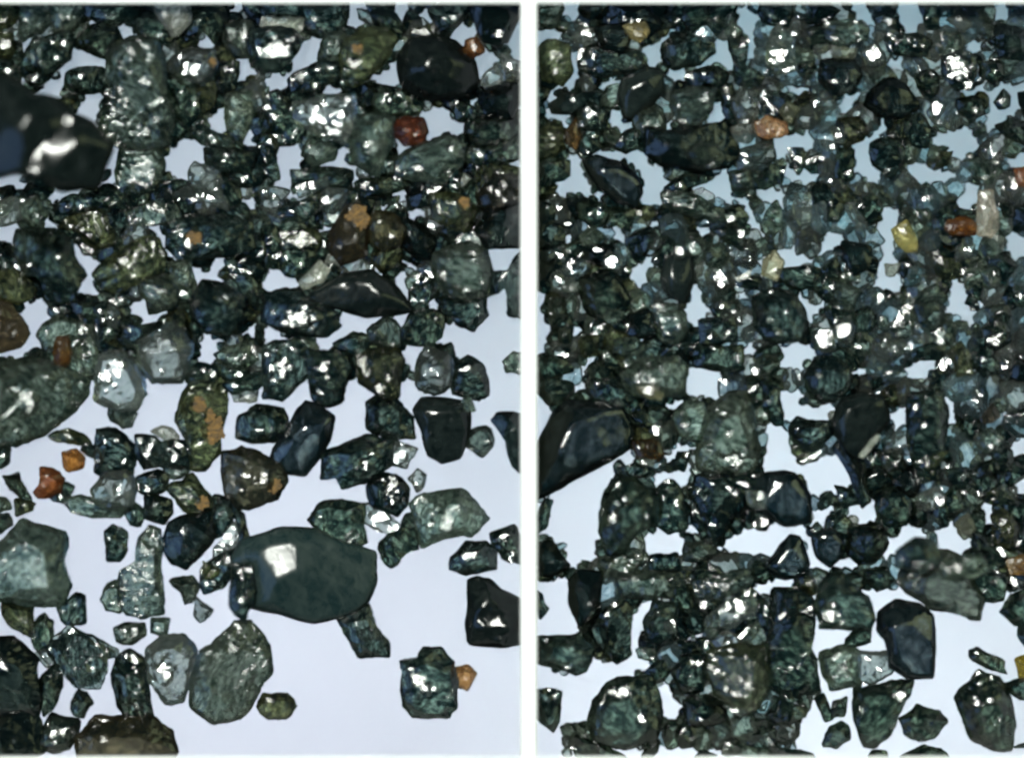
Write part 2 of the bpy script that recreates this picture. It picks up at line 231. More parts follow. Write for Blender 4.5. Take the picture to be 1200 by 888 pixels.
# ------------------------------------------------------------------ grain records: outline, lit faces (h), crusts (p), body colour (c)
DATA = r"""
T 0 0 4
G 100,190 150,185 165,210 105,260
G 400,120 430,85 470,100 450,115
G 560,120 600,115 650,170 600,185 570,160
G 350,230 500,285 495,325 380,325 310,370 300,450 280,465 170,460 170,435 270,370 330,290
G 400,450 440,430 480,440 470,500 450,575 360,530 360,500
G 940,190 970,150 1010,200 1005,225 920,225
G 1120,280 1200,240 1200,350 1130,390
G 965,555 1050,500 1070,630 990,600
G 800,700 890,640 990,700 960,770 880,870 770,800
G 1130,690 1180,610 1200,690
G 530,700 570,700 545,870 505,870
G 1075,50 1100,20 1160,20 1120,70
G 0,860 90,825 150,880 0,888
y 0,15 75,15 85,100 40,135 0,130 h 30,80,20
y 0,150 50,155 75,210 60,265 0,275 h 25,205,25
g 105,15 260,15 250,90 200,160 110,195 100,110
g 250,15 400,15 395,80 350,150 270,160 230,110 h 360,90,10
d 170,190 330,150 345,230 330,280 270,340 200,400 150,400 105,340 130,240 h 165,365,26 #leaf-shaped black grain with a yellowish-white spark at its lower tip|leaf-shaped black grain
d 400,15 640,15 660,60 600,100 540,125 450,95 400,60
d 390,160 450,120 540,125 575,180 560,260 500,285 420,250 355,210 h 465,185,13
d 640,100 700,50 780,90 810,160 800,230 740,190 660,180 h 660,75,18
w 710,12 900,12 895,100 840,170 810,170 760,90 #pale cream translucent grain at the wall in the coarse cell|pale cream grain at the wall
d 320,345 420,320 500,330 505,400 430,440 350,440 310,400 h 345,400,12
B 0,330 90,380 180,455 290,470 360,540 450,580 550,690 500,800 480,888 300,900 210,850 100,820 0,860 h 300,710,72 #huge smooth black grain with one burning white highlight|huge smooth black grain
d 0,280 90,300 130,400 100,400 0,350
g 510,220 640,180 750,200 775,330 780,460 830,560 800,680 680,705 560,690 470,610 490,540 540,460 505,380 h 690,390,22 h 680,230,12 h 690,610,20 h 490,600,12 h 540,520,12 #tall grey-green translucent drop-shaped grain beside the huge black one|tall drop-shaped grey-green grain
d 780,350 900,380 960,440 950,530 880,610 830,560 790,470
c 800,300 850,250 1000,240 1015,310 960,400 900,380 800,340 h 900,330,38 h 860,275,14 p 1000,300,13 #glittering cream crystal with a small rust spot at one end|glittering cream crystal
d 900,60 1000,25 1065,15 1060,140 1020,220 960,150 880,200 850,160
g 1070,110 1180,100 1200,200 1190,260 1110,270 1050,210
y 930,420 1010,380 1010,490 960,520 930,480
d 1010,300 1110,290 1115,400 1060,450 1020,400 h 1070,330,18
g 1060,440 1190,430 1200,560 1130,670 1070,620 1060,520 h 1085,540,12
d 910,600 960,590 1080,650 1100,690 990,690 920,650
c 890,800 1000,790 1060,830 1050,900 900,880 h 1035,840,20
d 970,700 1080,700 1190,720 1170,820 1080,800 970,770
g 570,700 760,700 770,800 740,900 560,900 550,800 h 695,750,12 h 605,790,8
d 740,840 850,860 900,900 740,900
T 310 0 4
G 385,20 480,20 460,60 460,130 380,130
G 600,20 690,20 645,100
G 720,80 780,30 780,125
G 830,170 985,105 990,180 930,230 880,180
G 985,290 1020,225 1090,260 1080,310 1010,370 985,330
G 490,385 640,265 630,415
G 130,320 190,180 290,180 260,280 150,350 60,450 20,440 0,360 110,340
G 750,505 840,505 870,550 940,590 930,650 860,620 760,665 720,540
G 615,660 690,690 620,745
G 70,690 180,665 175,760 130,800 120,888 45,888
G 270,790 330,700 390,700 385,790
G 400,780 440,790 430,888 400,888
G 1150,180 1200,90 1200,275 1150,270
G 950,480 1010,465 980,510
G 285,400 370,420 330,470 280,440
w 0,60 60,90 170,85 170,130 0,135
d 0,12 170,12 165,80 60,85 0,60 h 125,40,9
d 180,30 390,12 390,90 340,170 250,170 170,140
d 0,140 130,140 180,190 140,270 80,330 0,340 -60,310 -80,200 -60,150 h 60,245,44 #rounded black grain with a broad white sparkle in its middle below a pale sliver|black grain with a broad sparkle
c 450,40 510,60 530,115 480,115 455,80 h 495,85,14
d 480,15 600,50 640,100 640,180 560,160 520,120
w 500,10 590,10 570,40 510,38
y 380,190 480,140 580,150 620,200 560,300 490,370 420,410 370,380 360,280 h 415,300,24 p 440,235,15 #olive-brown oblong grain with a rusty smear and golden glint|olive-brown oblong grain
d 120,380 220,310 300,290 370,320 350,380 290,400 230,430 140,430 h 240,400,13
g 280,170 350,150 400,200 350,290 270,300
c 230,470 330,450 420,460 440,580 380,680 260,640 140,560 140,490 h 280,560,56 h 310,620,24 h 270,500,20 h 340,540,24 h 385,490,22 h 350,630,18 h 180,520,16 h 400,560,14 #brilliant white glittering crystal, brightest in the coarse cell|brilliant white crystal
d 0,450 70,430 150,500 200,600 180,660 70,680 0,620
d 470,400 640,420 740,490 720,540 600,560 500,540 450,470
g 420,560 510,540 610,560 600,680 560,750 540,830 440,780 400,700 #matt grey-green slab next to the deep red grain|matt grey-green slab
o 590,590 660,555 740,565 760,620 740,670 660,680 610,640 c=.26,.065,.02 #deep red-brown oval grain beside a white gap|deep red-brown oval grain
B 630,260 700,180 830,170 900,200 980,290 1000,400 950,460 860,470 740,470 640,400 h 800,350,17 h 830,430,16 #big black lumpy grain with an olive crease, small orange grain at its shoulder|big black lumpy grain
y 700,140 780,125 800,180 760,190 700,180 h 745,155,20
o 950,200 990,185 1020,240 970,275 930,250 c=.36,.15,.03 #small orange-brown grain on the shoulder of a big black grain|small orange-brown grain
d 790,12 960,12 960,100 830,160 790,120
b 960,12 1200,12 1190,90 1140,200 1100,220 1020,200 990,100 h 1105,165,22 #black wedge in the wall corner with one golden glint|black wedge with a golden glint
c 1030,360 1070,310 1130,380 1100,420 1040,410 h 1070,360,24
c 1090,290 1200,280 1200,360 1150,370 h 1150,310,22
b 1020,430 1200,400 1200,480 1160,560 1040,540 1010,480
d 950,580 1050,540 1180,520 1200,640 1100,700 960,680 940,620 h 1160,515,16
d 890,500 930,480 990,520 970,570 900,550 h 915,495,12
d 930,700 1200,660 1200,760 1000,760
g 620,750 720,690 860,640 930,680 920,770 840,860 700,840 620,820 h 720,790,19 h 880,700,14 h 865,800,14 #grey-green ribbed grain lying under the deep red grain|grey-green ribbed grain
y 1020,780 1200,750 1200,900 1080,1000 980,860
d 450,820 620,820 700,860 680,900 450,900
g 190,680 320,660 330,720 270,780 190,760
d 130,800 280,780 410,800 400,880 300,900 140,880
c 170,850 300,860 290,900 160,900 h 230,870,28
d 0,680 60,690 50,840 0,850 h 40,745,12
T 0 222 4
G 220,40 260,0 400,20 300,40 240,70
G 205,180 240,110 270,190
G 0,165 90,160 85,290 60,270 0,240
G 330,240 360,270 400,310 480,325 450,400 440,450 460,520 430,480 380,500 360,460 410,400 350,310
G 690,170 780,190 790,280 840,330 800,345 770,280 730,210
G 585,545 680,515 700,580 760,580 830,540 770,590 665,630 640,590
G 1000,320 1080,310 1070,340 1025,380 1060,440 980,420 930,440 910,470 910,370 1000,400
G 100,560 200,500 210,540 250,585 190,640 190,720 215,750 150,740 100,805 50,790 0,790 110,740 140,680
G 945,685 1050,700 1020,740 1010,820 930,810
G 1120,700 1200,620 1200,700
G 1120,60 1200,0 1200,110
c 0,60 60,50 110,90 90,160 0,160 h 20,90,18
g 120,50 200,50 205,150 150,180 110,130
d 90,190 280,190 330,240 350,320 410,400 360,470 360,520 240,520 190,400 120,400 80,300 h 155,360,14 #broad dark green lump beside a white forked gap|broad dark green lump
y 0,380 80,380 160,440 160,500 90,540 0,490
r 0,500 60,540 130,640 140,680 100,740 0,770 #smooth dark brown grain half hidden by the outer wall|smooth dark brown grain
y 340,120 480,90 540,180 520,270 440,280 380,200 300,180 h 420,150,14 h 480,110,10
y 560,290 680,220 740,240 780,310 770,380 660,430 570,480 480,460 450,400 500,330 h 580,330,15 #large mossy olive grain between two white gaps|large mossy olive grain
d 780,180 900,120 1060,120 1180,150 1190,280 1080,310 840,320 790,270 h 895,250,30 p 920,215,24 #long dark grain with a square golden-brown spot|dark grain with a golden-brown spot
g 600,120 700,60 820,80 860,140 720,170 620,160 h 690,70,12
g 660,430 770,400 830,460 820,540 710,580 690,520 660,480 h 760,480,19
g 800,340 900,350 910,440 880,500 820,440
d 910,500 960,430 1060,450 1150,500 1140,600 1080,680 960,670 900,600 h 1030,510,13 #round dark green grain with a faint yellow dot|round dark green grain
d 1060,340 1130,350 1200,440 1200,560 1130,470 1080,400 h 1090,360,14
g 200,640 280,590 440,640 440,700 340,700 290,780 210,740 185,680 h 390,660,22
o 290,700 340,700 330,790 280,850 260,800 c=0.29,0.145,0.029
g 340,770 420,700 460,760 440,860 340,880
c 510,540 550,560 560,640 500,640 480,600 h 530,600,18
d 440,540 500,540 480,700 560,740 540,780 460,740
d 580,600 660,640 760,620 700,720 640,760 560,700 h 615,655,10
c 690,700 790,630 860,660 910,740 880,830 860,900 720,900 650,800 660,720 h 790,730,26 h 760,840,18 #pale grey drop-shaped crystal with a slim white highlight|pale grey drop-shaped crystal
g 1020,740 1200,730 1200,830 1050,820
d 1010,830 1150,830 1200,888 1000,888
d 890,840 940,820 1000,840 1000,900 880,900
d 420,20 560,0 640,40 580,100 500,60 420,100 300,110 290,60
c 780,0 900,0 900,60 790,30 h 800,12,14
c 930,40 960,10 1060,20 1060,90 1010,70 h 990,40,22
T 310 222 4
G 80,20 180,10 250,0 170,45 90,45
G 595,10 670,0 660,70 620,50
G 650,95 760,95 740,130 690,145
G 0,380 60,375 110,420 175,430 180,470 0,485
G 1030,285 1190,290 1160,380 1110,390 1060,370
G 0,630 70,680 140,700 120,730 40,710 0,740
G 230,700 330,660 360,580 590,605 540,640 480,680 400,680 330,720 310,760 250,740
G 590,600 690,580 680,640 640,660
G 610,440 650,390 670,420 660,480 710,570 690,570 640,490
G 495,355 520,345 570,400 550,410
G 640,335 730,365 660,370
G 765,520 790,505 830,550 820,570 770,555
G 1030,510 1140,470 1140,570 1200,610 1200,770 1130,790 1120,820 1200,850 1200,888 1040,888 1000,800 880,790 870,740 840,730 800,720 850,620 880,620 980,665 1040,600
G 645,740 750,730 720,780 710,860 650,800
G 540,70 580,65 575,95 535,85
G 245,185 300,165 310,205 270,205
c 0,30 80,50 110,20 60,0 0,0 h 40,30,18
c 270,20 320,0 380,0 380,60 330,110 270,90 h 290,50,24
d 80,90 200,50 260,60 240,110 180,150 90,140 h 160,125,10
y 80,200 180,190 260,220 260,270 210,290 90,280 h 180,235,36 #lime-white glassy grain arched over a black one|lime-white glassy grain
d 90,290 230,280 240,340 170,410 100,400 80,350 h 110,295,12
w 170,430 260,340 305,380 270,430 180,470 #cream sliver lying in a white gap next to a long black grain|cream sliver
d 0,180 60,180 70,330 0,360
r 310,200 380,90 440,60 480,120 490,200 470,320 360,350 300,280 p 435,140,34 #black-brown grain with an upright rust streak|black-brown grain with a rust streak
y 490,150 540,100 620,130 660,190 640,260 560,290 500,240 c=.3,.26,.13 #khaki-brown translucent oval grain next to the rust-streaked one|khaki-brown oval grain
b 640,140 720,160 800,230 790,330 700,310 650,260
y 780,30 870,20 960,40 1000,110 940,200 860,170 790,140 h 925,185,12 p 935,70,17 #olive grain with a mustard-yellow dot|olive grain with a mustard dot
y 1000,30 1080,-60 1200,-60 1200,60 1080,100 1010,90 c=.075,.062,.03
b 1050,90 1200,55 1200,270 1040,280 990,190 #pitch-black blunt grain against the dividing wall|pitch-black blunt grain
g 800,310 870,270 960,250 1040,290 1070,400 1030,500 930,520 850,480 790,370 h 840,400,20 h 950,480,13 #tall grey translucent grain with a pinkish-white glint|tall grey translucent grain
d 850,520 930,530 1030,500 1040,590 980,660 900,620 850,570 h 950,590,10
d 1060,400 1140,390 1200,310 1200,600 1140,580 1130,460 1070,500 h 1170,530,12
B 300,450 380,400 500,380 610,450 690,570 580,590 480,600 340,560 190,530 230,480 h 370,455,22 #long black torpedo-shaped grain with a pale streak|long black torpedo-shaped grain
d 0,490 170,470 190,520 340,580 350,640 290,690 160,690 60,650 0,620 h 170,605,40 #dark oblong grain with a bright white triangular face|dark grain with a white triangular face
d 680,480 740,410 800,420 790,500 740,560 690,540 h 720,440,18
d 700,580 770,560 840,600 830,690 780,730 640,720 650,650
g 490,660 570,600 640,650 640,720 600,740 500,710
d 330,720 420,680 490,690 480,780 370,770
y 430,780 520,750 620,740 650,800 630,970 540,970 440,900 h 470,820,32 h 540,930,20 #yellowish sparkling grain in a clump below a wide gap|yellowish sparkling grain
d 0,740 150,700 210,760 220,860 150,920 90,980 0,970 h 80,840,34 #dark grain with a pale shield-shaped face|grain with a shield-shaped pale face
d 200,750 330,760 400,830 380,900 300,950 210,900 h 290,825,28
c 720,800 760,740 860,770 880,820 870,920 800,960 710,920 h 790,850,28 #squat barrel-shaped grain with a pinkish lit face|squat barrel-shaped grain
d 840,740 880,730 885,780 860,785
d 890,820 960,785 1010,810 1050,890 1050,960 1000,985 880,960 870,890 h 950,840,13 #dark rounded triangular grain next to the barrel-shaped one|dark rounded triangular grain
d 1120,810 1160,770 1200,770 1200,850 1140,850
T 0 444 4
G 0,0 2440,0 2440,1768 0,1768
g -10,-60 150,-95 300,-70 420,0 410,70 300,190 200,260 80,310 0,310 h 130,100,40 h 60,150,16 #big rough grey-green grain, sugary sparkle on top, against the outer wall|big rough grey-green grain
c 450,0 470,-110 560,-140 640,-80 690,60 640,140 560,150 450,90 h 520,-20,38 h 560,60,14 #upright crystal with a blazing white stripe|crystal with a blazing white stripe
g 510,140 630,140 625,200 590,215 530,210
d 450,240 520,230 610,280 640,360 620,440 500,460 450,430 450,330 h 495,280,18 h 575,385,13 h 465,390,13
c 440,520 500,430 600,420 640,500 620,590 540,610 450,570 h 570,520,22 #pale frosted crystal with a pinkish sheen beside the orange grains|pale frosted crystal
g 310,560 440,560 600,600 550,650 430,640 350,620
y 240,265 320,240 400,270 420,300 370,310 280,295
o 300,350 360,330 390,370 385,410 330,425 300,410 c=.78,.36,.07 #small bright orange grain, rounder of the two on white|rounder orange grain
o 160,530 195,490 195,425 250,425 300,470 290,520 240,550 190,550 c=.5,.17,.04 #jagged orange-red grain, the more angular of the orange pair|jagged orange-red grain
d 290,490 340,500 330,540 300,530
d 240,545 310,530 310,580 260,575
d 0,320 55,320 30,400 0,420
d 30,455 90,450 140,550 130,580 60,520
y 70,580 150,570 150,600 90,640 h 120,590,8
g 0,560 30,570 40,620 0,610
d 0,630 50,660 40,710 0,720
g 20,760 110,660 200,690 310,720 320,790 300,850 330,960 300,1050 220,1060 130,1050 20,1040 0,1000 0,800 h 180,750,11 #large rough grey grain with stepped ridges at the outer wall|large rough grey grain with ridges
d 500,720 530,690 590,720 595,790 560,850 510,840 500,780 h 570,765,13 #small upright dark bead alone on the white plate|small upright dark bead
g 660,740 700,700 750,710 765,790 755,890 770,1090 690,1110 600,1100 560,1050 570,900 640,860 #tall pale grey-green leaning slab on bare plate|tall pale grey-green slab
y 860,70 900,10 960,-70 1050,-20 1070,100 1040,250 1030,340 960,420 900,420 890,300 830,200 p 1000,240,36 p 930,120,24 p 985,170,20 #tall mottled grain with bright orange rust patches|tall rust-patched grain
w 720,270 760,235 830,250 860,290 800,300
d 640,270 720,270 760,300 890,290 890,410 760,400 680,420 640,360
g 760,400 890,410 870,450 800,460 h 840,425,13
d 640,460 740,430 790,450 780,520 690,540 640,510 h 685,495,8
d 660,560 780,555 810,600 790,660 700,660
d 600,600 660,590 680,650 640,690 600,660
y 790,510 860,480 910,450 960,520 1000,570 980,620 860,620 830,560 p 950,575,20
b 790,680 860,640 1000,620 1010,740 940,830 880,885 810,860 770,790 h 905,650,9 #black boulder-like grain beside a glinting splinter|black boulder-like grain
d 990,560 1060,550 1090,620 1060,720 1000,740
c 1010,790 1090,680 1130,700 1110,780 1040,850 1000,850 h 1070,750,30 #slanting bright striped splinter|bright striped splinter
d 1000,850 1110,790 1130,880 1050,960 960,1000 940,900 h 970,960,10
d 1090,600 1140,640 1170,740 1150,830 1120,780 1110,690
g 1050,350 1130,320 1200,330 1320,400 1345,480 1300,560 1200,600 1120,600 1060,540 1040,440 c=.24,.22,.13 p 1290,500,20 #round pitted khaki grain with a rough skin|round pitted khaki grain
d 1120,180 1200,130 1330,140 1350,220 1290,290 1180,300 1120,270 h 1190,210,15 #smooth dark egg-shaped grain above the pitted khaki one|smooth dark egg-shaped grain
w 1080,60 1200,40 1200,100 1110,110 h 1150,80,18
d 1060,0 1200,-20 1290,0 1200,50 1090,40
d 400,300 450,320 440,360 390,340
T 310 444 4
d 200,-60 330,-100 400,-30 360,100 290,125 230,90 h 310,40,12
D 150,150 190,110 260,130 325,180 310,280 270,350 190,450 90,440 30,380 50,310 110,230 #slate-grey blade leaning across the plate, two flat faces|slate-grey blade
d 480,110 600,70 690,180 700,270 580,280 480,230
d 270,400 290,330 470,265 600,290 600,410 480,480 370,510 340,460 275,460 h 470,400,24 h 300,360,11 #long dark grain with a silvery ridge, pointing at the slate blade|long dark grain with a silvery ridge
c 570,310 700,290 690,400 620,410 h 630,360,34
B 740,90 830,90 960,110 960,230 920,370 830,390 760,350 740,250 700,150 h 775,170,20 h 780,250,18 h 875,190,13 #black shield-shaped grain with a V of bright edges|black shield-shaped grain
g 940,270 1000,225 1060,240 1060,320 1020,355 950,320 h 1020,290,14
g 945,95 980,100 975,150 940,140
b 1070,200 1100,165 1200,170 1200,430 1160,400 1130,290 h 1175,310,12 #black tapering grain cut off by the dividing wall|black tapering grain at the wall
c 680,470 720,425 750,450 740,500 715,520 h 715,465,14 #tiny bright bead beside a round black grain|tiny bright bead
b 480,500 550,440 620,450 680,520 670,590 620,640 500,590 h 600,520,38 #round black grain with a golden glow in its centre|round black grain with a golden centre
c 460,590 530,580 640,690 620,740 520,700 450,660 h 530,650,34 h 600,700,20 #sparkling peach-white crystal wedged among dark grains|peach-white crystal
d 210,655 260,590 370,570 460,590 460,680 480,760 400,790 330,760 230,690 h 265,640,16 h 390,720,19
d 540,760 640,700 660,640 720,640 720,790 640,830 600,875 550,830
g 690,590 740,540 930,515 1000,600 1050,655 970,730 840,740 740,790 720,700 h 860,660,38 h 850,560,10 #pointed arrowhead grain with a cream lit face|pointed arrowhead grain
d 880,830 950,765 1040,770 1085,800 1080,890 940,910 870,890 h 960,825,17 #dark oval grain with an inner ring of sparkle|dark oval grain with a ring
d 1090,700 1200,695 1200,890 1130,850 1090,780 h 1160,830,20 h 1130,730,14
T 0 0 1
K 272,655 285,632 330,618 372,620 402,636 440,646 441,680 430,705 405,721 370,728 330,718 290,711 275,692 h 330,655,15 #big smooth teal-grey grain with one soft white highlight|big smooth teal-grey grain
T 0 666 4
y 20,160 160,170 150,250 140,310 60,280 20,220
d 280,180 350,115 400,130 400,250 340,260 290,240
g 810,60 900,40 930,90 900,150 870,160 850,110
c 900,150 990,180 960,245 930,220 h 945,185,10
g 540,280 590,255 670,260 680,310 620,350 550,340 h 640,290,18 #little pale grey oval alone on white|little pale grey oval
d 160,270 210,220 250,250 240,330 190,400 160,330 h 205,240,10
d 240,330 330,270 440,320 550,380 540,410 500,420 490,500 470,550 360,550 280,450 230,390 h 450,470,17 h 275,285,12 #dark wing-shaped grain with a small round sparkle|dark wing-shaped grain
b 0,320 70,320 180,420 170,520 200,600 180,680 0,680 h 15,450,25 #black grain at the outer wall with a buttery highlight|black grain with a buttery highlight
d 200,500 280,450 290,540 250,650 210,680 190,600
d 345,620 370,575 410,590 430,630 390,690 345,680 #small black pebble below the wing-shaped grain|small black pebble
d 530,500 550,420 610,385 690,450 700,560 720,690 590,690 540,600 h 640,640,20 #dark coffin-shaped grain standing upright|dark coffin-shaped grain
c 690,370 770,310 860,310 930,390 900,500 860,620 780,620 700,520 h 780,480,38 h 830,580,15 h 880,420,11 #dark-capped crystal with a mosaic of white facets|dark-capped mosaic crystal
g 940,390 1060,290 1100,250 1180,250 1260,350 1270,480 1200,600 1130,700 1000,720 900,640 900,520 h 1100,375,20 h 1030,400,14 h 1030,580,14 #large grey grain streaked pink with white sparks|large grey pink-streaked grain
b 0,690 180,680 210,740 200,890 0,890
d 200,700 330,670 350,800 300,860 210,870 h 270,770,26
y 370,790 450,690 600,685 720,700 800,760 830,850 800,930 370,930 c=.2,.165,.08 h 620,740,17 #brown-speckled grain at the bottom wall|brown-speckled grain
d 1090,-20 1180,-20 1200,100 1150,235 1100,200 1080,150 h 1100,180,10
y 955,-30 1030,0 980,45 955,20
g 500,80 560,50 575,190 510,190 480,150 h 515,140,12
g 710,240 790,230 790,300 710,300
c 180,380 240,380 240,450 200,450 h 215,410,14
T 310 666 4
d 350,235 400,190 490,170 520,270 575,340 575,410 440,410 400,330 h 460,300,12 #dark crumbly peg sticking out under the teal-grey grain|dark crumbly peg
B 950,60 1000,40 1060,50 1110,100 1200,145 1200,350 960,350 945,250 h 1090,255,44 h 1110,310,20 #black boot-shaped grain with a white spark, at the dividing wall|black boot-shaped grain
d 640,435 720,420 740,375 830,375 890,440 895,640 860,690 700,690 650,640 655,480 h 730,530,36 #black block-shaped grain with a white jagged face beside a peach grain|black block-shaped grain
o 890,470 950,455 990,490 950,560 905,545 c=.92,.55,.22 #small peach-orange grain stuck to a black block|small peach-orange grain
y 0,590 110,585 140,640 100,700 20,700 -30,650 h 20,615,15
T 629 0 4
G 130,20 200,20 200,70 170,110 130,60
G 0,140 60,140 130,170 80,200 10,230 0,350
G 150,240 220,240 200,330 180,420 90,420 60,490 50,510 170,530 130,600 110,560 50,570 40,520 70,420 160,380
G 500,230 590,190 640,130 650,150 590,220 570,300 520,330
G 340,520 390,510 400,570 440,580 410,640 390,600 340,600
G 280,700 370,710 500,710 530,770 600,800 590,888 500,888 480,800 400,750 250,730
G 140,700 200,750 215,800 260,888 70,888 150,830
G 610,350 690,320 700,380 650,380
G 750,320 810,270 850,180 890,180 920,350 890,350 870,290 800,300
G 930,50 980,20 1040,100 1020,180 1030,300 990,290 1000,200 950,120
G 610,550 650,570 640,600 610,600
G 810,480 860,470 880,520 850,590 800,570
G 280,400 400,365 390,390 300,420
G 810,840 890,800 900,888 810,888
G 1100,690 1200,660 1160,760 1110,740
g 0,15 110,15 120,80 80,130 0,120 h 40,60,18
c 150,180 210,130 290,140 290,200 200,220 h 230,160,27
b 330,20 520,20 600,110 520,180 430,120 310,110
w 410,130 500,110 520,150 480,200 440,180 c=.7,.6,.3 h 470,165,22 #lemon-cream triangular grain set in black ones near the wall|lemon-cream triangular grain
b 280,120 400,130 440,180 400,260 300,230
y 20,220 80,190 150,230 160,340 120,400 40,370 10,290 #dark olive bean-shaped grain at the dividing wall|dark olive bean-shaped grain
d 200,230 350,230 480,240 500,310 400,350 260,360 200,320 h 240,330,12
b 60,490 130,440 260,440 220,500 170,535 80,530 #flat black almond-shaped grain in a bluish gap|flat black almond
B 400,380 520,320 590,340 590,440 540,490 440,560 400,540 380,450 #big velvety black grain with no highlight|velvety black grain
d 200,520 270,490 320,530 320,600 260,615 200,595 h 250,530,22 h 295,585,10 #bead with a bright crescent beside a brown splinter|bead with a bright crescent
r 140,620 190,560 205,640 185,700 140,670 c=.4,.22,.07 #tan-brown splinter beside a crescent bead|tan-brown splinter
y 0,620 60,580 120,600 130,700 90,740 0,740
d 200,620 280,610 300,690 250,730 200,700 h 265,650,14
d 0,760 60,740 150,770 150,830 60,870 0,870 h 95,790,11 h 70,765,8
b 510,600 610,620 700,600 870,580 940,700 900,790 800,800 700,800 580,780 510,720 #wide black grain with a pearl-grey round face upon it|wide black grain
g 700,720 760,670 830,680 870,740 830,790 740,780 h 810,785,17 #pearl-grey rounded grain with a white lower edge|pearl-grey rounded grain
g 450,510 560,490 600,560 590,640 500,650 450,590
d 390,640 460,600 500,680 430,720 370,700
d 590,200 700,170 820,180 830,250 760,310 640,330 590,280 h 690,215,10 h 770,200,12
g 640,430 760,410 830,430 820,520 760,590 660,580 630,500 h 790,460,18 #striped grey-green translucent grain near the top of the fine cell|striped grey-green grain
d 700,350 800,310 890,350 870,410 780,420 710,400
d 820,20 920,20 880,130 830,170 790,100 h 885,110,17
d 700,15 800,15 790,120 720,150 680,100
d 600,15 690,15 690,120 620,100
d 1040,15 1190,15 1190,130 1080,120 1040,90 h 1075,70,21
c 1090,180 1130,130 1200,200 1210,330 1130,350 1080,290 h 1130,270,42 h 1115,165,16 #blazing white irregular crystal in the upper fine cell|blazing white crystal
d 900,180 990,200 980,310 1060,360 1040,400 930,390 920,300
c 910,470 970,420 1040,430 1040,510 980,600 940,560 h 975,450,21 h 980,580,17
d 860,400 920,400 960,590 900,590 870,520
o 1030,580 1080,550 1160,580 1170,630 1100,650 1040,640 c=.92,.55,.28 h 1090,600,14 #peach-orange grain with a yellow centre|peach-orange grain
w 1140,500 1200,490 1230,540 1160,580 c=.3,.32,.22
c 930,720 1010,690 1100,670 1110,740 1020,800 940,800 h 975,730,14
d 1030,830 1100,770 1160,790 1140,860 1070,888 1020,888
g 910,800 1000,800 1010,888 910,888
d 600,830 800,820 800,900 600,900
T 0 0 1
D 684,190 700,184 725,190 745,205 752,225 745,241 725,238 700,222 h 704,191,3.5 #dark glossy leaf-shaped grain framed by pale plate|glossy leaf-shaped grain
d 880,350 905,338 930,345 945,375 940,398 905,402 885,385 #dark teal faceted grain with a misty grey face|dark teal faceted grain
g 728,440 745,424 790,418 803,432 800,458 770,466 735,458 h 762,457,6 #smooth grey lozenge with a pale lower rim|smooth grey lozenge
D 880,565 900,553 930,555 948,580 945,612 920,615 900,605 885,590 h 908,566,4 #glossy dark shell-shaped grain beside a white bay|glossy dark shell-shaped grain
d 942,440 955,420 975,417 993,432 994,455 975,470 950,466 h 958,438,4 #round dark grain with blue-green speckles|round speckled dark grain
T 900 0 4
G 380,30 470,20 500,100 520,150 480,130 420,90
G 600,30 700,20 720,130 660,150 610,90
G 1060,30 1130,20 1120,100 1060,90
G 920,200 1010,190 1010,250 930,240
G 540,280 640,280 630,340 560,310
G 320,520 350,450 440,430 400,490 360,545
G 10,680 60,640 210,610 220,700 170,720 110,690 60,750 20,750
G 400,700 480,640 540,560 550,620 480,680 490,770 540,850 500,870 420,830 400,770
G 650,780 700,760 760,780 880,820 800,870 700,860
G 760,640 930,590 990,640 980,700 900,750 840,740 830,670 780,700
G 1030,440 1100,380 1200,390 1170,440 1180,540 1080,570 1040,630 1010,600 1030,520
G 900,440 1020,390 1000,440 930,470
G 1120,740 1200,720 1200,780 1130,790
G 70,400 220,410 210,450 130,450
G 900,840 960,860 1020,870 930,888
G 80,780 120,790 240,820 200,870 90,840
c 120,15 180,15 190,90 130,90 h 150,60,28
d 190,15 330,30 300,90 220,120 h 285,70,8
g 270,110 380,95 460,140 450,190 330,210 270,180 h 400,110,14 #banded grey-green grain above a cream one|banded grey-green grain
w 290,230 410,215 400,270 340,295 c=.4,.45,.36
c 440,250 500,210 535,260 530,305 460,305 h 490,260,34 #bright white ring-like bead in the upper fine cell|white ring-like bead
c 790,15 840,15 850,70 810,80 h 820,45,26
w 840,80 910,60 940,130 900,160 c=.35,.4,.36
d 815,265 900,245 960,280 975,340 935,410 880,430 815,370 h 880,335,48 #black-rimmed grain with a pure white glaring face|grain with a pure white glaring face
d 560,160 700,160 760,200 740,260 640,270 560,240 h 580,190,15 h 720,215,13 h 650,205,12
d 700,15 780,30 800,130 740,150 720,90 h 745,85,14
d 1050,140 1180,120 1200,260 1100,280 1040,230 h 1105,215,13
d 1000,280 1090,290 1090,370 1030,390 990,340 h 1050,365,19
b 240,290 400,290 430,360 400,420 300,450 240,380 #broad black grain under the banded grey-green one|broad black grain below the banded grain
d 140,300 210,290 230,340 180,370 140,340 h 160,310,8
b 470,430 560,370 640,400 700,500 620,560 520,550 450,500 #large plain black grain in the upper fine cell|large plain black grain
d 680,360 760,330 800,370 780,440 700,420 h 700,400,13
c 740,520 790,480 830,500 800,550 750,550 h 780,515,24
c 760,590 850,560 850,595 800,605 h 820,582,14
c 830,470 860,440 880,480 850,500 h 850,470,13
d 880,480 990,460 1010,530 960,570 890,540 h 970,515,13
d 1060,480 1100,430 1130,460 1120,500 1080,510 #small green-black seed alone in a blue-grey gap|small green-black seed
d 1060,620 1110,570 1200,580 1200,680 1120,660
g 900,760 980,740 1080,760 1090,800 1040,860 960,830 h 920,765,12 h 1050,770,10
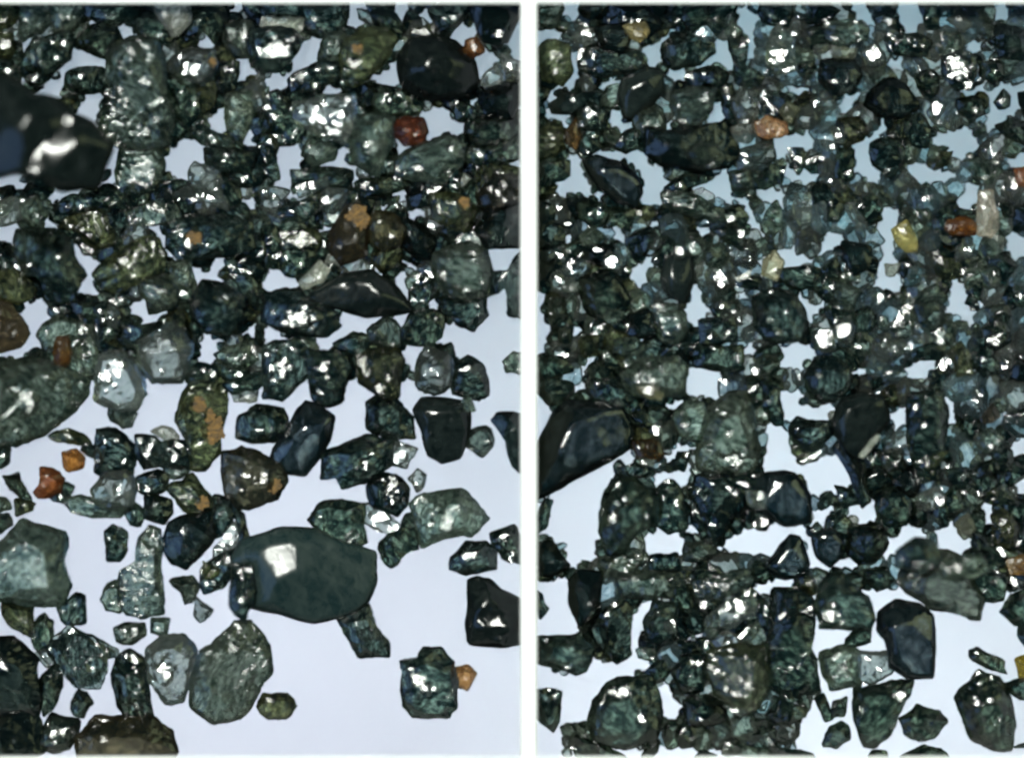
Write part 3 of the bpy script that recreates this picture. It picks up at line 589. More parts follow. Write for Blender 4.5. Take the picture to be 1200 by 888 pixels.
d 480,680 560,650 640,660 640,760 570,840 520,800 480,760 h 620,745,13 h 630,685,11
y 320,570 420,550 470,600 440,660 360,690 310,640
c 250,660 310,670 320,710 270,710 h 285,695,22
c 290,610 340,610 350,670 310,670 h 320,640,14
d 330,700 400,710 390,840 310,830
d 80,720 140,700 180,760 170,810 110,760 h 110,725,13
o 1160,800 1200,780 1200,880 1170,870 c=.9,.42,.2 #pinkish-orange grain cut by the outer wall|pinkish-orange grain at the outer wall
y 800,720 850,700 850,770 800,790
d 640,560 720,540 760,620 730,700 660,680
c 190,470 240,460 260,530 210,530 h 225,480,13
y 50,500 120,500 150,560 90,590
g 1090,660 1170,680 1170,730 1110,740 h 1100,715,10
b 1180,430 1200,430 1200,530 1175,530
c 290,820 350,820 350,900 290,900 h 325,860,18
T 629 222 4
G 490,0 590,0 580,70 530,80 500,60
G 810,0 930,10 940,60 900,70 830,30
G 1020,10 1160,0 1160,130 1100,70 1050,50
G 960,60 1000,30 1000,100 1040,180 1080,240 1030,200 980,150
G 340,220 380,175 430,240 420,270 370,230
G 120,230 180,190 170,230 140,250
G 530,130 580,150 560,190 530,180
G 750,170 830,190 780,230
G 430,380 500,330 560,300 580,360 520,380 510,480 470,450 440,420
G 645,575 710,545 740,435 770,490 780,540 830,580 760,610 740,655 710,610 660,585
G 150,440 180,470 190,520 130,470
G 0,480 40,480 20,600 60,650 40,770 0,770
G 160,640 230,650 180,700
G 1040,340 1100,290 1200,250 1200,360 1150,420 1060,420
G 930,480 1000,490 960,540
G 1090,710 1200,760 1200,840 1120,820 1180,780 1120,740
G 690,820 740,840 870,850 860,888 710,888
G 190,0 290,10 340,40 260,40 190,20
G 70,0 160,0 150,40 110,30
G 980,720 1030,710 1020,780 980,790
G 200,830 290,770 280,800 240,830 220,888
g 590,20 740,30 860,90 870,150 760,130 600,80 h 730,60,14 #smooth grey sweeping fin-shaped grain|grey fin-shaped grain
B 600,330 660,290 720,320 730,440 690,530 620,500 580,420 #smooth blue-black oval grain above a star-shaped gap|smooth blue-black oval grain
g 780,270 850,250 900,290 880,360 810,370
d 830,190 930,150 970,200 960,290 880,240
c 940,190 970,190 960,260 945,260 h 955,225,13
c 650,270 690,270 680,320 650,310 h 665,295,17
c 310,350 340,300 390,330 390,390 330,370 h 350,340,28 #white triangular glint-faced grain in the fine cell|white triangular glinting grain
w 1060,330 1110,300 1150,340 1120,420 1060,400 c=.75,.72,.5 #lemon-cream translucent grain at the edge of a pale gap|lemon-cream translucent grain
g 200,200 280,180 310,240 250,290 200,260
d 180,80 300,50 340,110 300,170 200,150
d 340,90 440,90 440,180 380,170 320,200
d 0,60 70,60 80,130 40,200 0,200 h 30,85,14
c 80,360 110,345 130,375 105,400 h 105,370,10
c 120,450 180,420 190,480 160,500 h 160,455,16
d 200,420 340,370 400,430 440,520 400,580 300,640 220,560
g 330,570 400,560 380,640 320,620 h 355,605,12
b 430,590 520,560 580,640 540,700 430,680
g 540,550 640,530 700,600 700,700 620,740 560,660 h 630,600,9
c 830,530 900,510 910,570 840,570 h 860,540,17
d 760,610 920,600 930,700 860,720 770,720 h 805,690,22 h 885,680,18 #black grain with two adjoining white squares of light|black grain with two white squares
d 720,720 800,740 960,730 960,840 860,850 740,830 h 740,800,11
c 1000,820 1050,820 1040,880 1000,880 h 1025,850,20
w 930,400 1010,385 990,420 940,420 h 970,405,16
d 930,430 1040,400 1050,460 950,470
g 60,530 130,500 140,600 70,640
d 100,650 160,640 170,760 110,740 h 110,720,12
y 200,700 290,690 280,780 220,790
d 0,790 120,780 170,860 60,888 0,888 h 100,850,11
c 560,220 600,250 560,290 520,270 h 555,250,12
c 540,310 580,320 560,360 h 558,330,10
g 1080,60 1160,140 1140,220 1060,150
g 350,740 430,690 520,700 480,760 380,790
T 900 222 4
G 0,20 60,0 75,140 30,90
G 860,70 920,10 990,0 980,70 900,90
G 530,90 610,80 620,150 580,200 600,330 560,350 630,400 620,480 490,470 510,380 540,300 520,180
G 260,190 340,210 360,240 300,290 250,300
G 0,300 100,250 110,290 240,300 220,340 130,360 90,350 90,400 20,430
G 110,490 150,480 190,540 270,510 270,560 220,580 200,660 180,580
G 0,720 60,730 190,720 230,770 180,800 150,850 40,830 100,790 90,760
G 380,850 470,830 430,888 380,888
G 620,860 670,810 790,810 740,888 630,888
G 850,440 890,400 930,470 920,530 980,610 950,650 890,590 820,580 850,510
G 1110,200 1180,190 1190,320 1160,340 1120,290
G 970,510 1030,530 990,560
c 130,20 200,20 200,150 150,160 120,90 h 170,130,16 h 160,60,13 #upright crystal with a chain of white sparks|crystal with a chain of sparks
d 270,60 340,60 340,140 280,160 h 310,90,17
c 380,60 440,70 440,180 390,200 h 400,185,13 h 415,90,13
w 580,190 640,155 680,210 690,280 640,290 600,250 c=.95,.85,.35 h 625,200,18 #lemon-yellow translucent grain in a pale gap|lemon-yellow grain
o 840,150 920,140 970,160 960,210 880,215 830,190 c=.5,.19,.03 #rust-orange grain touching a tall cream grain|rust-orange grain
w 985,25 1050,20 1075,180 1040,215 980,210 985,120 c=.95,.88,.76 #tall cream grain beside the rust-orange one|tall cream grain
d 850,100 980,80 970,130 850,140
c 900,260 960,260 950,310 880,340 870,290 h 930,280,19
g 990,240 1060,240 1090,300 1030,330 990,300 h 1030,320,11
c 1070,220 1100,230 1090,270 h 1085,242,10
d 1080,60 1150,80 1150,130 1100,130 h 1130,110,12
c 1150,420 1190,410 1185,500 1150,500 h 1165,450,21
g 1000,380 1080,370 1080,450 1020,470
d 930,500 970,500 960,550 925,540
d 1010,660 1050,600 1110,640 1115,700 1060,735 1015,710 h 1065,700,26 #dark bead cradling a white crescent|dark bead with a white crescent
g 820,640 850,610 890,640 880,670 830,675 h 850,655,12
c 210,670 300,660 310,750 240,760 h 260,700,38 #white sparkling lump, left of two side by side|left white sparkling lump
c 310,650 370,600 400,650 380,720 320,700 h 355,660,34 #white sparkling lump, right of two side by side|right white sparkling lump
c 560,750 590,690 640,710 640,770 590,785 h 610,740,27
c 670,690 770,680 770,710 690,715 h 720,695,12
g 690,490 790,450 830,520 780,570 700,550
c 640,520 680,510 670,560
g 340,390 420,390 420,430 350,430 h 380,405,13
g 280,440 420,460 400,560 320,560
d 250,360 330,330 340,400 270,430
b 330,260 460,250 480,350 430,400 340,340
g 700,100 760,100 750,150 700,160 h 735,115,12
c 820,330 850,330 845,380 h 838,350,11
d 30,380 240,370 200,460 100,470 h 100,400,10
y 850,770 900,720 940,780 950,860 880,870 c=.45,.48,.26 #pale yellow-green grain leaning in the fine cell|pale yellow-green grain
c 1090,780 1140,790 1130,870 1080,870 h 1110,830,20
g 520,590 560,600 560,660 520,650
c 510,690 550,680 550,750 515,740 h 530,705,13
d 660,760 760,720 830,730 800,800 680,800
d 960,760 1060,740 1070,860 980,870
w 540,360 610,340 600,400 560,410 h 575,378,13
T 629 444 4
G 165,60 210,10 245,45
G 0,100 70,130 20,280 0,280
G 45,545 120,490 300,365 370,380 440,320 460,380 370,390 370,460 330,490 300,580 280,840 200,860 150,888 120,760 40,740 60,640
G 590,120 690,90 640,150 610,150
G 700,0 870,0 870,80 820,95 700,80
G 600,360 660,290 730,320 710,360 650,320 630,390 600,400
G 540,450 590,430 680,440 730,400 700,500 670,520 650,470 600,470 560,520
G 510,730 560,705 620,730 690,730 690,830 650,830 640,800 510,820
G 720,680 760,680 790,740 710,730
G 840,790 940,720 990,690 1060,710 1130,650 1200,690 1160,740 1100,810 980,820 880,800
G 1070,200 1160,230 1190,330 1200,430 1050,430 1080,300
G 1130,50 1200,50 1200,200 1160,210
D 0,300 80,150 140,100 280,110 400,130 440,240 430,330 330,390 190,460 40,540 0,560 h 270,270,15 #huge dark grain at the dividing wall with a cloudy grey face|huge dark grain with a cloudy face
d 0,0 160,0 150,80 80,120 0,80
d 260,0 430,30 470,80 420,130 300,110 250,60
w 470,60 530,25 590,50 580,85 490,85 c=.5,.48,.3 h 520,55,22
c 530,240 580,195 600,240 570,275 h 570,235,26
r 450,290 560,290 590,350 560,390 480,380 c=.3,.15,.04 h 520,305,13 #amber-brown grain under a white spark|amber-brown grain
g 640,170 690,110 780,110 800,220 760,290 680,270 h 690,220,17 #round grey-green grain with speckled light|round grey-green speckled grain
c 480,380 550,375 540,400 490,400 h 515,388,11
g 800,140 900,60 990,60 1010,200 1040,360 1000,440 860,440 760,420 740,330 h 920,390,34 h 890,255,16 #tall grey translucent grain with a greenish-white blaze at its foot|tall grey grain with a blaze
d 1060,20 1130,50 1150,200 1110,210 1060,130 #dark upright finger-like grain between two white gaps|dark finger-like grain
d 740,450 1050,440 1060,520 970,530 900,640 870,740 820,760 720,540
c 970,540 1040,520 1080,590 1020,600 h 1030,552,23
c 1010,690 1060,620 1090,680 1040,700 h 1060,660,23
d 310,560 350,480 450,460 560,560 560,680 460,720 420,800 330,820 290,700 h 410,560,19 h 350,650,24 h 510,640,14 #dark lumpy grain with three pale windows beside the big white bay|dark grain with three pale windows
d 390,400 470,390 540,450 480,460 400,450
d 570,500 640,470 690,540 700,700 620,725 560,680 h 655,570,14
d 700,560 770,570 830,680 800,740 740,680 h 750,590,23
d 640,350 700,330 710,420 650,425
d 0,560 40,560 60,640 30,740 0,740
b 0,760 100,770 140,900 60,920 0,900
g 300,820 480,810 500,860 400,930 300,900 h 400,840,12
d 540,820 650,810 670,888 530,888
g 690,770 780,750 840,800 760,860 690,850
T 900 444 4
G 50,50 150,40 160,120 210,130 300,110 290,190 190,180 150,190 70,210
G 0,220 90,260 110,340 160,410 290,340 360,430 390,520 340,540 260,520 200,560 180,470 110,430 0,430
G 200,620 250,600 310,600 280,670 210,680
G 360,610 490,550 530,660 430,670
G 0,700 60,650 180,690 190,750 240,860 380,840 430,888 200,888 170,740 100,720 50,800 0,830
G 570,740 680,680 740,720 740,780 690,720 600,790 550,860 520,830
G 790,700 880,640 900,730 970,740 960,790 880,820 800,810
G 990,570 1070,590 1030,700 1010,640
G 810,80 880,100 880,220 850,210
G 560,170 640,120 630,200 590,240
G 1140,290 1200,280 1200,350 1150,360
G 1150,500 1200,450 1200,560
G 1100,140 1150,150 1110,200
B 300,190 340,100 430,70 540,90 560,190 510,260 420,370 330,300 #big blue-black flat grain above a long pointed blade|big blue-black flat grain
b 330,300 410,370 470,560 430,590 370,430 300,330 #long black pointed blade in the fine cell|long black pointed blade
w 420,350 500,265 515,280 440,360
d 90,230 140,180 290,200 300,260 230,330 170,340 120,290 h 125,235,13
c 160,390 270,310 240,350 180,400 h 215,355,12
d 660,70 800,60 840,160 820,330 790,460 700,480 650,300 640,150 h 725,215,17 h 700,165,10 #tall dark grain with a small bright window, lower fine cell|tall dark grain with a bright window
g 540,330 640,350 620,430 540,420 h 600,395,10
y 740,380 800,320 790,440 740,420
c 700,560 760,500 830,540 790,600 720,640 h 790,570,28
d 500,550 580,500 670,580 650,680 560,690 510,640 h 600,575,10
D 200,730 300,700 350,760 340,820 290,875 230,830 #dark heart-shaped grain in the white bay|dark heart-shaped grain
d 370,700 480,670 550,700 560,770 510,850 420,870 370,820 h 430,740,17
d 590,800 670,740 780,760 800,860 700,900 590,880 h 605,810,11
w 880,650 960,640 960,720 890,740 c=.4,.42,.33
g 800,850 980,820 1030,888 800,930
c 950,50 1010,30 1020,90 960,100 h 980,60,19
c 1070,30 1120,0 1100,60 h 1090,30,13
y 990,170 1070,120 1080,190 1010,200 c=.3,.24,.17
c 900,170 950,130 940,190 h 930,160,13
g 980,260 1050,230 1100,280 1080,350 980,340 h 1040,320,18
d 980,390 1130,380 1120,440 980,450
c 1070,510 1110,490 1120,530 h 1100,508,11
y 1050,640 1120,600 1180,700 1150,800 1070,780
d 990,700 1050,740 1080,888 1000,888
o 1120,850 1190,830 1200,920 1140,905 c=.8,.55,.2 #mustard-orange grain at the outer wall|mustard-orange grain
d 840,400 930,420 950,520 870,510 h 910,440,14
d 820,550 900,500 900,620 820,640
d 230,570 300,530 330,590 240,600
d 240,690 370,620 380,640 260,720
D 50,780 100,730 150,740 190,860 160,920 90,940 0,900 -10,860 h 155,860,12
d 320,500 380,520 430,590 350,600
T 629 666 4
G 0,80 140,30 150,160 200,260 190,300 0,300
G 0,440 140,500 230,480 260,420 340,430 440,410 440,340 470,180 530,140 520,230 460,380 520,470 440,490 380,530 320,560 260,690 240,720 130,720 130,888 0,888 0,720 80,750 110,600 0,560
G 550,590 590,520 620,550 660,620 690,650 640,720 590,710 590,650
G 660,330 790,290 780,330
G 1000,70 1200,30 1200,90 1100,100 1130,210 1100,140
G 570,830 870,840 880,880 570,880
G 415,830 500,840 480,880 420,880
G 1080,370 1110,400 1100,540 1080,580
b 150,60 200,0 300,20 300,100 280,200 200,260 150,160 #black comma-shaped grain at the edge of the white bay|black comma-shaped grain
d 0,310 190,310 260,370 230,470 180,490 60,450 0,430 h 35,330,14 h 135,455,11 h 200,450,11 #dark fish-shaped grain lying against the dividing wall|dark fish-shaped grain
d 0,570 50,560 110,580 100,700 80,755 0,690 h 30,640,12 #lone dark chip below the fish-shaped grain|lone dark chip
d 0,100 30,130 50,190 0,230
g 380,20 520,0 680,20 690,100 560,140 400,130 360,60
d 300,160 390,110 450,190 440,270 440,400 380,440 320,390 290,260 h 330,215,21 h 400,250,13
d 260,620 330,540 380,510 540,500 580,660 560,780 400,840 260,800 240,700 h 380,575,33 h 490,690,23 #black grain with two blazing white eyes near the bottom|black grain with two white eyes
g 480,360 560,390 540,450 480,400 h 540,415,17
d 530,150 640,150 650,330 560,350 500,270
c 590,240 640,240 650,290 610,300 h 630,265,17
g 740,60 900,20 980,0 1000,60 860,140 760,130 h 810,140,14 h 900,70,12 #grey-green grain with slanting bright stripes|grain with slanting stripes
c 800,230 890,150 1020,130 1020,210 900,270 800,270 h 950,170,33 #cream-white slanting bar-like crystal|cream-white bar-like crystal
c 940,310 1030,260 1040,300 990,330 h 990,290,26
y 800,380 930,350 1060,360 1080,560 1040,640 960,680 830,580 800,480 c=.24,.28,.15 h 1000,510,17 h 980,430,14 #large olive window-like grain at the bottom of the fine cell|large olive window-like grain
d 660,420 780,390 790,560 700,590 640,500 h 740,435,23
d 690,600 800,590 880,640 860,720 700,720 h 750,690,17
c 890,620 970,670 950,690 h 930,650,10
c 1040,650 1080,620 1060,660
d 1100,110 1200,100 1200,300 1130,220
d 1040,110 1110,240 1080,350 1030,200
d 1120,580 1200,560 1200,720 1120,700 h 1130,680,14
d 150,830 420,830 420,890 150,890
d 720,890 780,850 840,890
g 880,830 1150,830 1150,890 880,890
T 900 666 4
G 200,100 1200,100 1200,888 120,888 150,720 230,600 240,560 200,330
d 20,100 130,90 210,150 210,300 190,360 220,420 240,560 100,600 0,540 0,280 h 180,190,17 #massive black upright grain, bottom of the fine cell|massive black upright grain
d 230,90 290,20 350,30 400,80 460,130 490,230 470,280 390,280 240,270 220,180 h 285,220,36 #bell-shaped dark grain with a white glare at its corner|bell-shaped dark grain
d 400,290 470,250 480,340 430,350 350,375 370,320
D 510,200 600,140 700,160 770,220 770,500 650,510 560,450 550,330 510,290 h 700,410,11 h 630,300,9 #tall blue-black coffin-like grain alone by the white plate|tall blue-black coffin-like grain
g 240,380 340,360 440,390 420,560 280,560
c 340,440 420,390 560,380 580,480 480,540 390,510 h 440,500,17 h 470,410,14
d 400,560 520,540 620,520 670,520 660,590 600,680 560,770 500,825 450,820 400,700 h 600,590,26 h 430,650,14 #dark tooth-shaped grain pointing down|dark tooth-shaped grain
d 620,700 700,640 790,660 825,710 770,790 700,800 640,770 #round dark pebble on the white plate|round dark pebble on white
d 640,860 720,825 800,840 840,890 620,890 #dark pebble half hidden by the bottom wall|dark pebble at the bottom wall
d 480,860 540,850 560,890 470,890
d 870,600 980,480 1080,510 1130,600 1150,720 1130,840 1060,840 950,790 910,700 h 990,700,22 h 940,560,12 h 1080,700,13 #dark teardrop grain with crumbs of light inside|dark teardrop grain
d 940,380 980,365 1100,430 1110,490 1060,480 960,430
o 1160,420 1200,390 1200,520 1170,500 c=.95,.8,.1 #bright yellow grain cut by the outer wall|bright yellow grain
d 1110,500 1200,520 1190,620 1150,600
d 1080,200 1130,120 1200,80 1200,270 1160,260 #dark rounded grain cut by the outer wall|dark rounded grain at the outer wall
d 1170,260 1200,270 1200,360 1170,330
d 1150,810 1200,810 1200,850
g 590,60 640,-30 760,-100 900,-60 920,60 1000,140 980,230 930,230 880,200 760,180 680,130 c=.4,.45,.36 h 700,30,14 h 840,70,12 #wide pale grey-green frosted grain, largest pale one in the fine cell|wide pale frosted grain
d 920,0 1110,0 1120,120 1040,150 950,110
d 450,0 560,0 590,60 500,100 460,60
o 1140,0 1200,0 1200,25 1150,15 c=0.725,0.478,0.145
d 300,620 360,600 360,680 310,690
d 250,790 310,730 370,730 370,820 290,830
d 240,590 290,590 280,710 240,700
d 0,620 120,610 170,640 120,720 0,720 h 45,680,13
d 0,840 200,840 250,890 0,890
"""
grains, gaps = [], []
ox = oy = 0.0; sc = 1.0
for line in DATA.strip().splitlines():
    line = line.strip()
    if not line: continue
    label = short = None
    if '#' in line:
        line, t = line.split('#'); label, short = t.split('|')
    tok = line.split()
    if tok[0] == 'T':
        ox, oy, sc = float(tok[1]), float(tok[2]), float(tok[3]); continue
    pts, hs, ps, tint = [], [], [], None
    i = 1
    while i < len(tok):
        t = tok[i]
        if t in 'hp':
            a = [float(q) for q in tok[i + 1].split(',')]
            (hs if t == 'h' else ps).append((ox + a[0] / sc, oy + a[1] / sc, a[2] / sc)); i += 2; continue
        if t.startswith('c='):
            tint = tuple(float(q) for q in t[2:].split(',')); i += 1; continue
        a = t.split(','); pts.append((ox + float(a[0]) / sc, oy + float(a[1]) / sc)); i += 1
    if tok[0] == 'G':
        gaps.append(pts)
    else:
        grains.append(dict(k=tok[0], pts=pts, h=hs, p=ps, tint=tint, label=label, short=short))

def area(p):
    return 0.5 * sum(p[i][0] * p[(i + 1) % len(p)][1] - p[(i + 1) % len(p)][0] * p[i][1] for i in range(len(p)))
def inside(p, x, y):
    r = False; j = len(p) - 1
    for i in range(len(p)):
        if (p[i][1] > y) != (p[j][1] > y) and x < (p[j][0] - p[i][0]) * (y - p[i][1]) / (p[j][1] - p[i][1]) + p[i][0]:
            r = not r
        j = i
    return r
def centroid(p):
    a = area(p)
    if abs(a) < 1e-6: return (sum(q[0] for q in p) / len(p), sum(q[1] for q in p) / len(p))
    cx = cy = 0
    for i in range(len(p)):
        q, s = p[i], p[(i + 1) % len(p)]; k = q[0] * s[1] - s[0] * q[1]
        cx += (q[0] + s[0]) * k; cy += (q[1] + s[1]) * k
    return cx / (6 * a), cy / (6 * a)
def hull(p):
    p = sorted(set(p))
    def half(ps):
        o = []
        for q in ps:
            while len(o) > 1 and (o[-1][0] - o[-2][0]) * (q[1] - o[-2][1]) - (o[-1][1] - o[-2][1]) * (q[0] - o[-2][0]) <= 0: o.pop()
            o.append(q)
        return o
    a, b = half(p), half(p[::-1])
    return a[:-1] + b[:-1]

# outer edges run on under the outer walls of the tray
def stretch(p):
    q = []
    for x, y in p:
        if x <= 1: x -= 14
        elif x >= 1199: x += 14
        q.append((x, y))
    return q

# ------------------------------------------------------------------ small grains that fill the packed areas between the recorded ones
ST = 3.0
NX, NY = int(1200 / ST), int(888 / ST)
state = [[0] * NX for _ in range(NY)]           # 0 open, 1 covered, 2 bare plate
def raster(p, val, keep=None):
    ys = [q[1] for q in p]; xs = [q[0] for q in p]
    for j in range(max(0, int(min(ys) / ST)), min(NY, int(max(ys) / ST) + 1)):
        for i in range(max(0, int(min(xs) / ST)), min(NX, int(max(xs) / ST) + 1)):
            if inside(p, (i + .5) * ST, (j + .5) * ST): state[j][i] = val
for p in gaps: raster(p, 2)
for j in range(NY):
    for i in range(NX):
        x, y = (i + .5) * ST, (j + .5) * ST
        if y < 3 or y > 885 or 608 < x < 631: state[j][i] = 1
for g in grains: raster(g['pts'], 1)
def blob(cx, cy, r, asp, ang, rnd, k=None):
    k = k or rnd.randint(7, 10); o = []
    for i in range(k):
        a = 2 * math.pi * (i + rnd.uniform(-.3, .3)) / k
        q = r * rnd.uniform(.88, 1.1)
        x, y = q * math.cos(a) * asp, q * math.sin(a) / asp
        o.append((cx + x * math.cos(ang) - y * math.sin(ang), cy + x * math.sin(ang) + y * math.cos(ang)))
    return o
fill = []
def free_radius(i, j, rmax):
    k = int(rmax / ST) + 1
    best = rmax
    for b in range(-k, k + 1):
        for a in range(-k, k + 1):
            jj, ii = j + b, i + a
            if 0 <= jj < NY and 0 <= ii < NX and state[jj][ii] == 2:
                best = min(best, ST * math.hypot(a, b) + .5)
    return best
for rmin, rmax in ((13, 21), (9.5, 14), (6.5, 9.5), (4.5, 6.5)):
    cells = [(i, j) for j in range(NY) for i in range(NX) if state[j][i] == 0]
    R.shuffle(cells)
    for i, j in cells:
        if state[j][i] != 0: continue
        r = free_radius(i, j, rmax)
        if r < rmin: continue
        if rmin < 5 and free_radius(i, j, 9) < 8: continue
        # how much of the spot is open still
        k = int(r * .8 / ST); op = tot = 0
        for b in range(-k, k + 1):
            for a in range(-k, k + 1):
                if a * a + b * b <= k * k and 0 <= j + b < NY and 0 <= i + a < NX:
                    tot += 1; op += state[j + b][i + a] == 0
        if op < tot * (.5 if rmin > 6 else .3): continue
        x, y = (i + .5) * ST, (j + .5) * ST
        p = blob(x, y, r * 1.05, R.uniform(1.0, 1.36), R.uniform(0, math.pi), R)
        raster([(x + (a - x) * .78, y + (b - y) * .78) for a, b in p], 1)
        kk = R.choices('dbgcywi', (20, 4, 14, 24, 4, 1, 33) if x > 820 and y < 520 else (46, 9, 16, 12, 5, 1, 11) if x > 620 else (50, 12, 18, 12, 7, 1, 0))[0]
        g = dict(k=kk, pts=p, h=[], p=[], tint=None, label=None, short=None, fill=True)
        if R.random() < (.6 if kk == 'c' else .36):
            g['h'] = [(x + R.uniform(-.35, .35) * r, y + R.uniform(-.35, .35) * r, r * R.uniform(.14, .4))]
        fill.append(g)

# ------------------------------------------------------------------ grain solids
HV = (KD + Vector((0, 0, 1))).normalized()       # a face with this normal sends the key lamp's light up to the microscope
HS = Vector((-HV.x / HV.z, -HV.y / HV.z))        # its slope
def plane_cut(bm, pt, nrm):
    g = bm.verts[:] + bm.edges[:] + bm.faces[:]
    r = bmesh.ops.bisect_plane(bm, geom=g, dist=1e-5, plane_co=pt, plane_no=nrm, clear_outer=True)
    e = [x for x in r['geom_cut'] if isinstance(x, bmesh.types.BMEdge)]
    if e:
        try: bmesh.ops.edgeloop_fill(bm, edges=[x for x in e if x.is_valid and len(x.link_faces) < 2])
        except Exception: pass

def prepare(g):
    p = stretch(g['pts'])
    if area(p) > 0: p = p[::-1]                   # image y runs down: counter-clockwise in the world
    if not g.get('fill'):
        c0 = centroid(p); k = 1 + (1.0 if c0[0] > 620 and not g['short'] else 2.0) / math.sqrt(abs(area(p)) / math.pi)
        p = [(c0[0] + (x - c0[0]) * k, c0[1] + (y - c0[1]) * k) for x, y in p]
    rq = random.Random(int(p[0][0] * 31 + p[0][1] * 17))
    if not g.get('fill'):
        if len(p) <= 5 and not g['short']:
            a = rq.uniform(-.5, .5); ca, sa = math.cos(a), math.sin(a)
            p = [(c0[0] + (x - c0[0]) * ca - (y - c0[1]) * sa, c0[1] + (x - c0[0]) * sa + (y - c0[1]) * ca) for x, y in p]
        q = []
        sg = 1 if area(p) > 0 else -1
        for i in range(len(p)):
            a, b = p[i], p[(i + 1) % len(p)]
            dx, dy = b[0] - a[0], b[1] - a[1]; L = math.hypot(dx, dy)
            q.append((a[0] + rq.uniform(-1, 1), a[1] + rq.uniform(-1, 1)))
            if L > 9:
                t = rq.uniform(.35, .65); k = L * (rq.uniform(-.05, .06) if g['short'] else rq.uniform(-.06, .11)) * sg
                q.append((a[0] + dx * t + dy / L * k, a[1] + dy * t - dx / L * k))
        p = q
    g['w'] = [(wx(x), wy(y)) for x, y in p]
    if area(g['w']) < 0: g['w'].reverse()
    g['c'] = centroid(g['w']); g['A'] = abs(area(g['w']))
    hl = hull(g['w']); g['hl'] = hl
    # narrowest width of the outline
    wmin = 9
    for i in range(len(hl)):
        a, b = Vector(hl[i]), Vector(hl[(i + 1) % len(hl)]); d = (b - a)
        if d.length < 1e-4: continue
        nn = Vector((-d.y, d.x)).normalized()
        wmin = min(wmin, max((Vector(q) - a).dot(nn) for q in hl))
    g['wid'] = wmin

def top_planes(g, rnd):
    """Faces of the upper side as z = a + sx*x + sy*y: a lit face round each h, others tilted about them."""
    smooth = g['k'] in 'BDK'
    H = g['H']; cx, cy = g['c']; pl = []
    foci = []
    g['chip'] = bool(g['h']) and g['h'][0][2] / U < .3 * g['wid'] and g['k'] != 'K'
    if g['h'] and not g['chip']:
        for hx, hy, r in g['h']:
            foci.append((wx(hx), wy(hy), r / U, HS + Vector((rnd.gauss(0, .012), rnd.gauss(0, .012)))))
    else:
        a = rnd.uniform(0, 2 * math.pi); s = rnd.uniform(.10, .34)
        sl = Vector((math.cos(a), math.sin(a))) * s
        if (sl - HS).length < .2: sl = -sl
        foci.append((cx + rnd.gauss(0, .06 * g['wid']), cy + rnd.gauss(0, .06 * g['wid']), rnd.uniform(.16, .32) * g['wid'], sl))
    fx, fy, fr, fs = foci[0]
    hl = [Vector(q) for q in g['hl']]; f0 = Vector((fx, fy)); lo = g['belly'] * 1.12
    drop = max(0, max(-(q - f0).dot(fs) for q in hl))
    zf = max(lo + drop, min(H, zt(g['fl'] or [(H, 0, 0)], fx, fy) - fr * .7))
    pl.append((zf - fs.x * fx - fs.y * fy, fs.x, fs.y))
    nf = rnd.randint(7, 9) if g['h'] else rnd.randint(4, 7)
    a0 = rnd.uniform(0, 6.28)
    for i in range(nf):
        a = a0 + 2 * math.pi * (i + rnd.uniform(-.3, .3)) / nf
        d = Vector((math.cos(a), math.sin(a)))
        s = -d * rnd.uniform(.35, 1.0) + Vector((rnd.gauss(0, .12), rnd.gauss(0, .12)))
        rr = max(fr, .02) * rnd.uniform(.9, 1.5)
        for _ in range(12):
            # the boundary with the first face lies rr away from its middle; the face must not undercut the belly
            zc = zf + (s - fs).length * rr
            if min(zc + (q - f0).dot(s) for q in hl) >= lo: break
            s *= .85
        if (s - HS).length < .24:
            s = HS * 2.5
            if min(zf + (s - fs).length * rr + (q - f0).dot(s) for q in hl) < lo: continue
        zc = zf + (s - fs).length * rr
        pl.append((zc - s.x * fx - s.y * fy, s.x, s.y))
    if g['chip']:
        foci = [foci[0]] + [(wx(hx), wy(hy), r / U, HS + Vector((rnd.gauss(0, .012), rnd.gauss(0, .012)))) for hx, hy, r in g['h']]
        for hx, hy, r in g['h']:
            for _ in range(5 if r > 4 else 2):
                a = rnd.uniform(0, 6.28); k = r * rnd.uniform(1.2, 2.1)
                foci.append((wx(hx + k * math.cos(a)), wy(hy + k * math.sin(a)), r / U * rnd.uniform(.25, .5), HS + Vector((rnd.gauss(0, .05), rnd.gauss(0, .05)))))
    return pl, foci

def zt(pl, x, y):
    return min(a + sx * x + sy * y for a, sx, sy in pl)

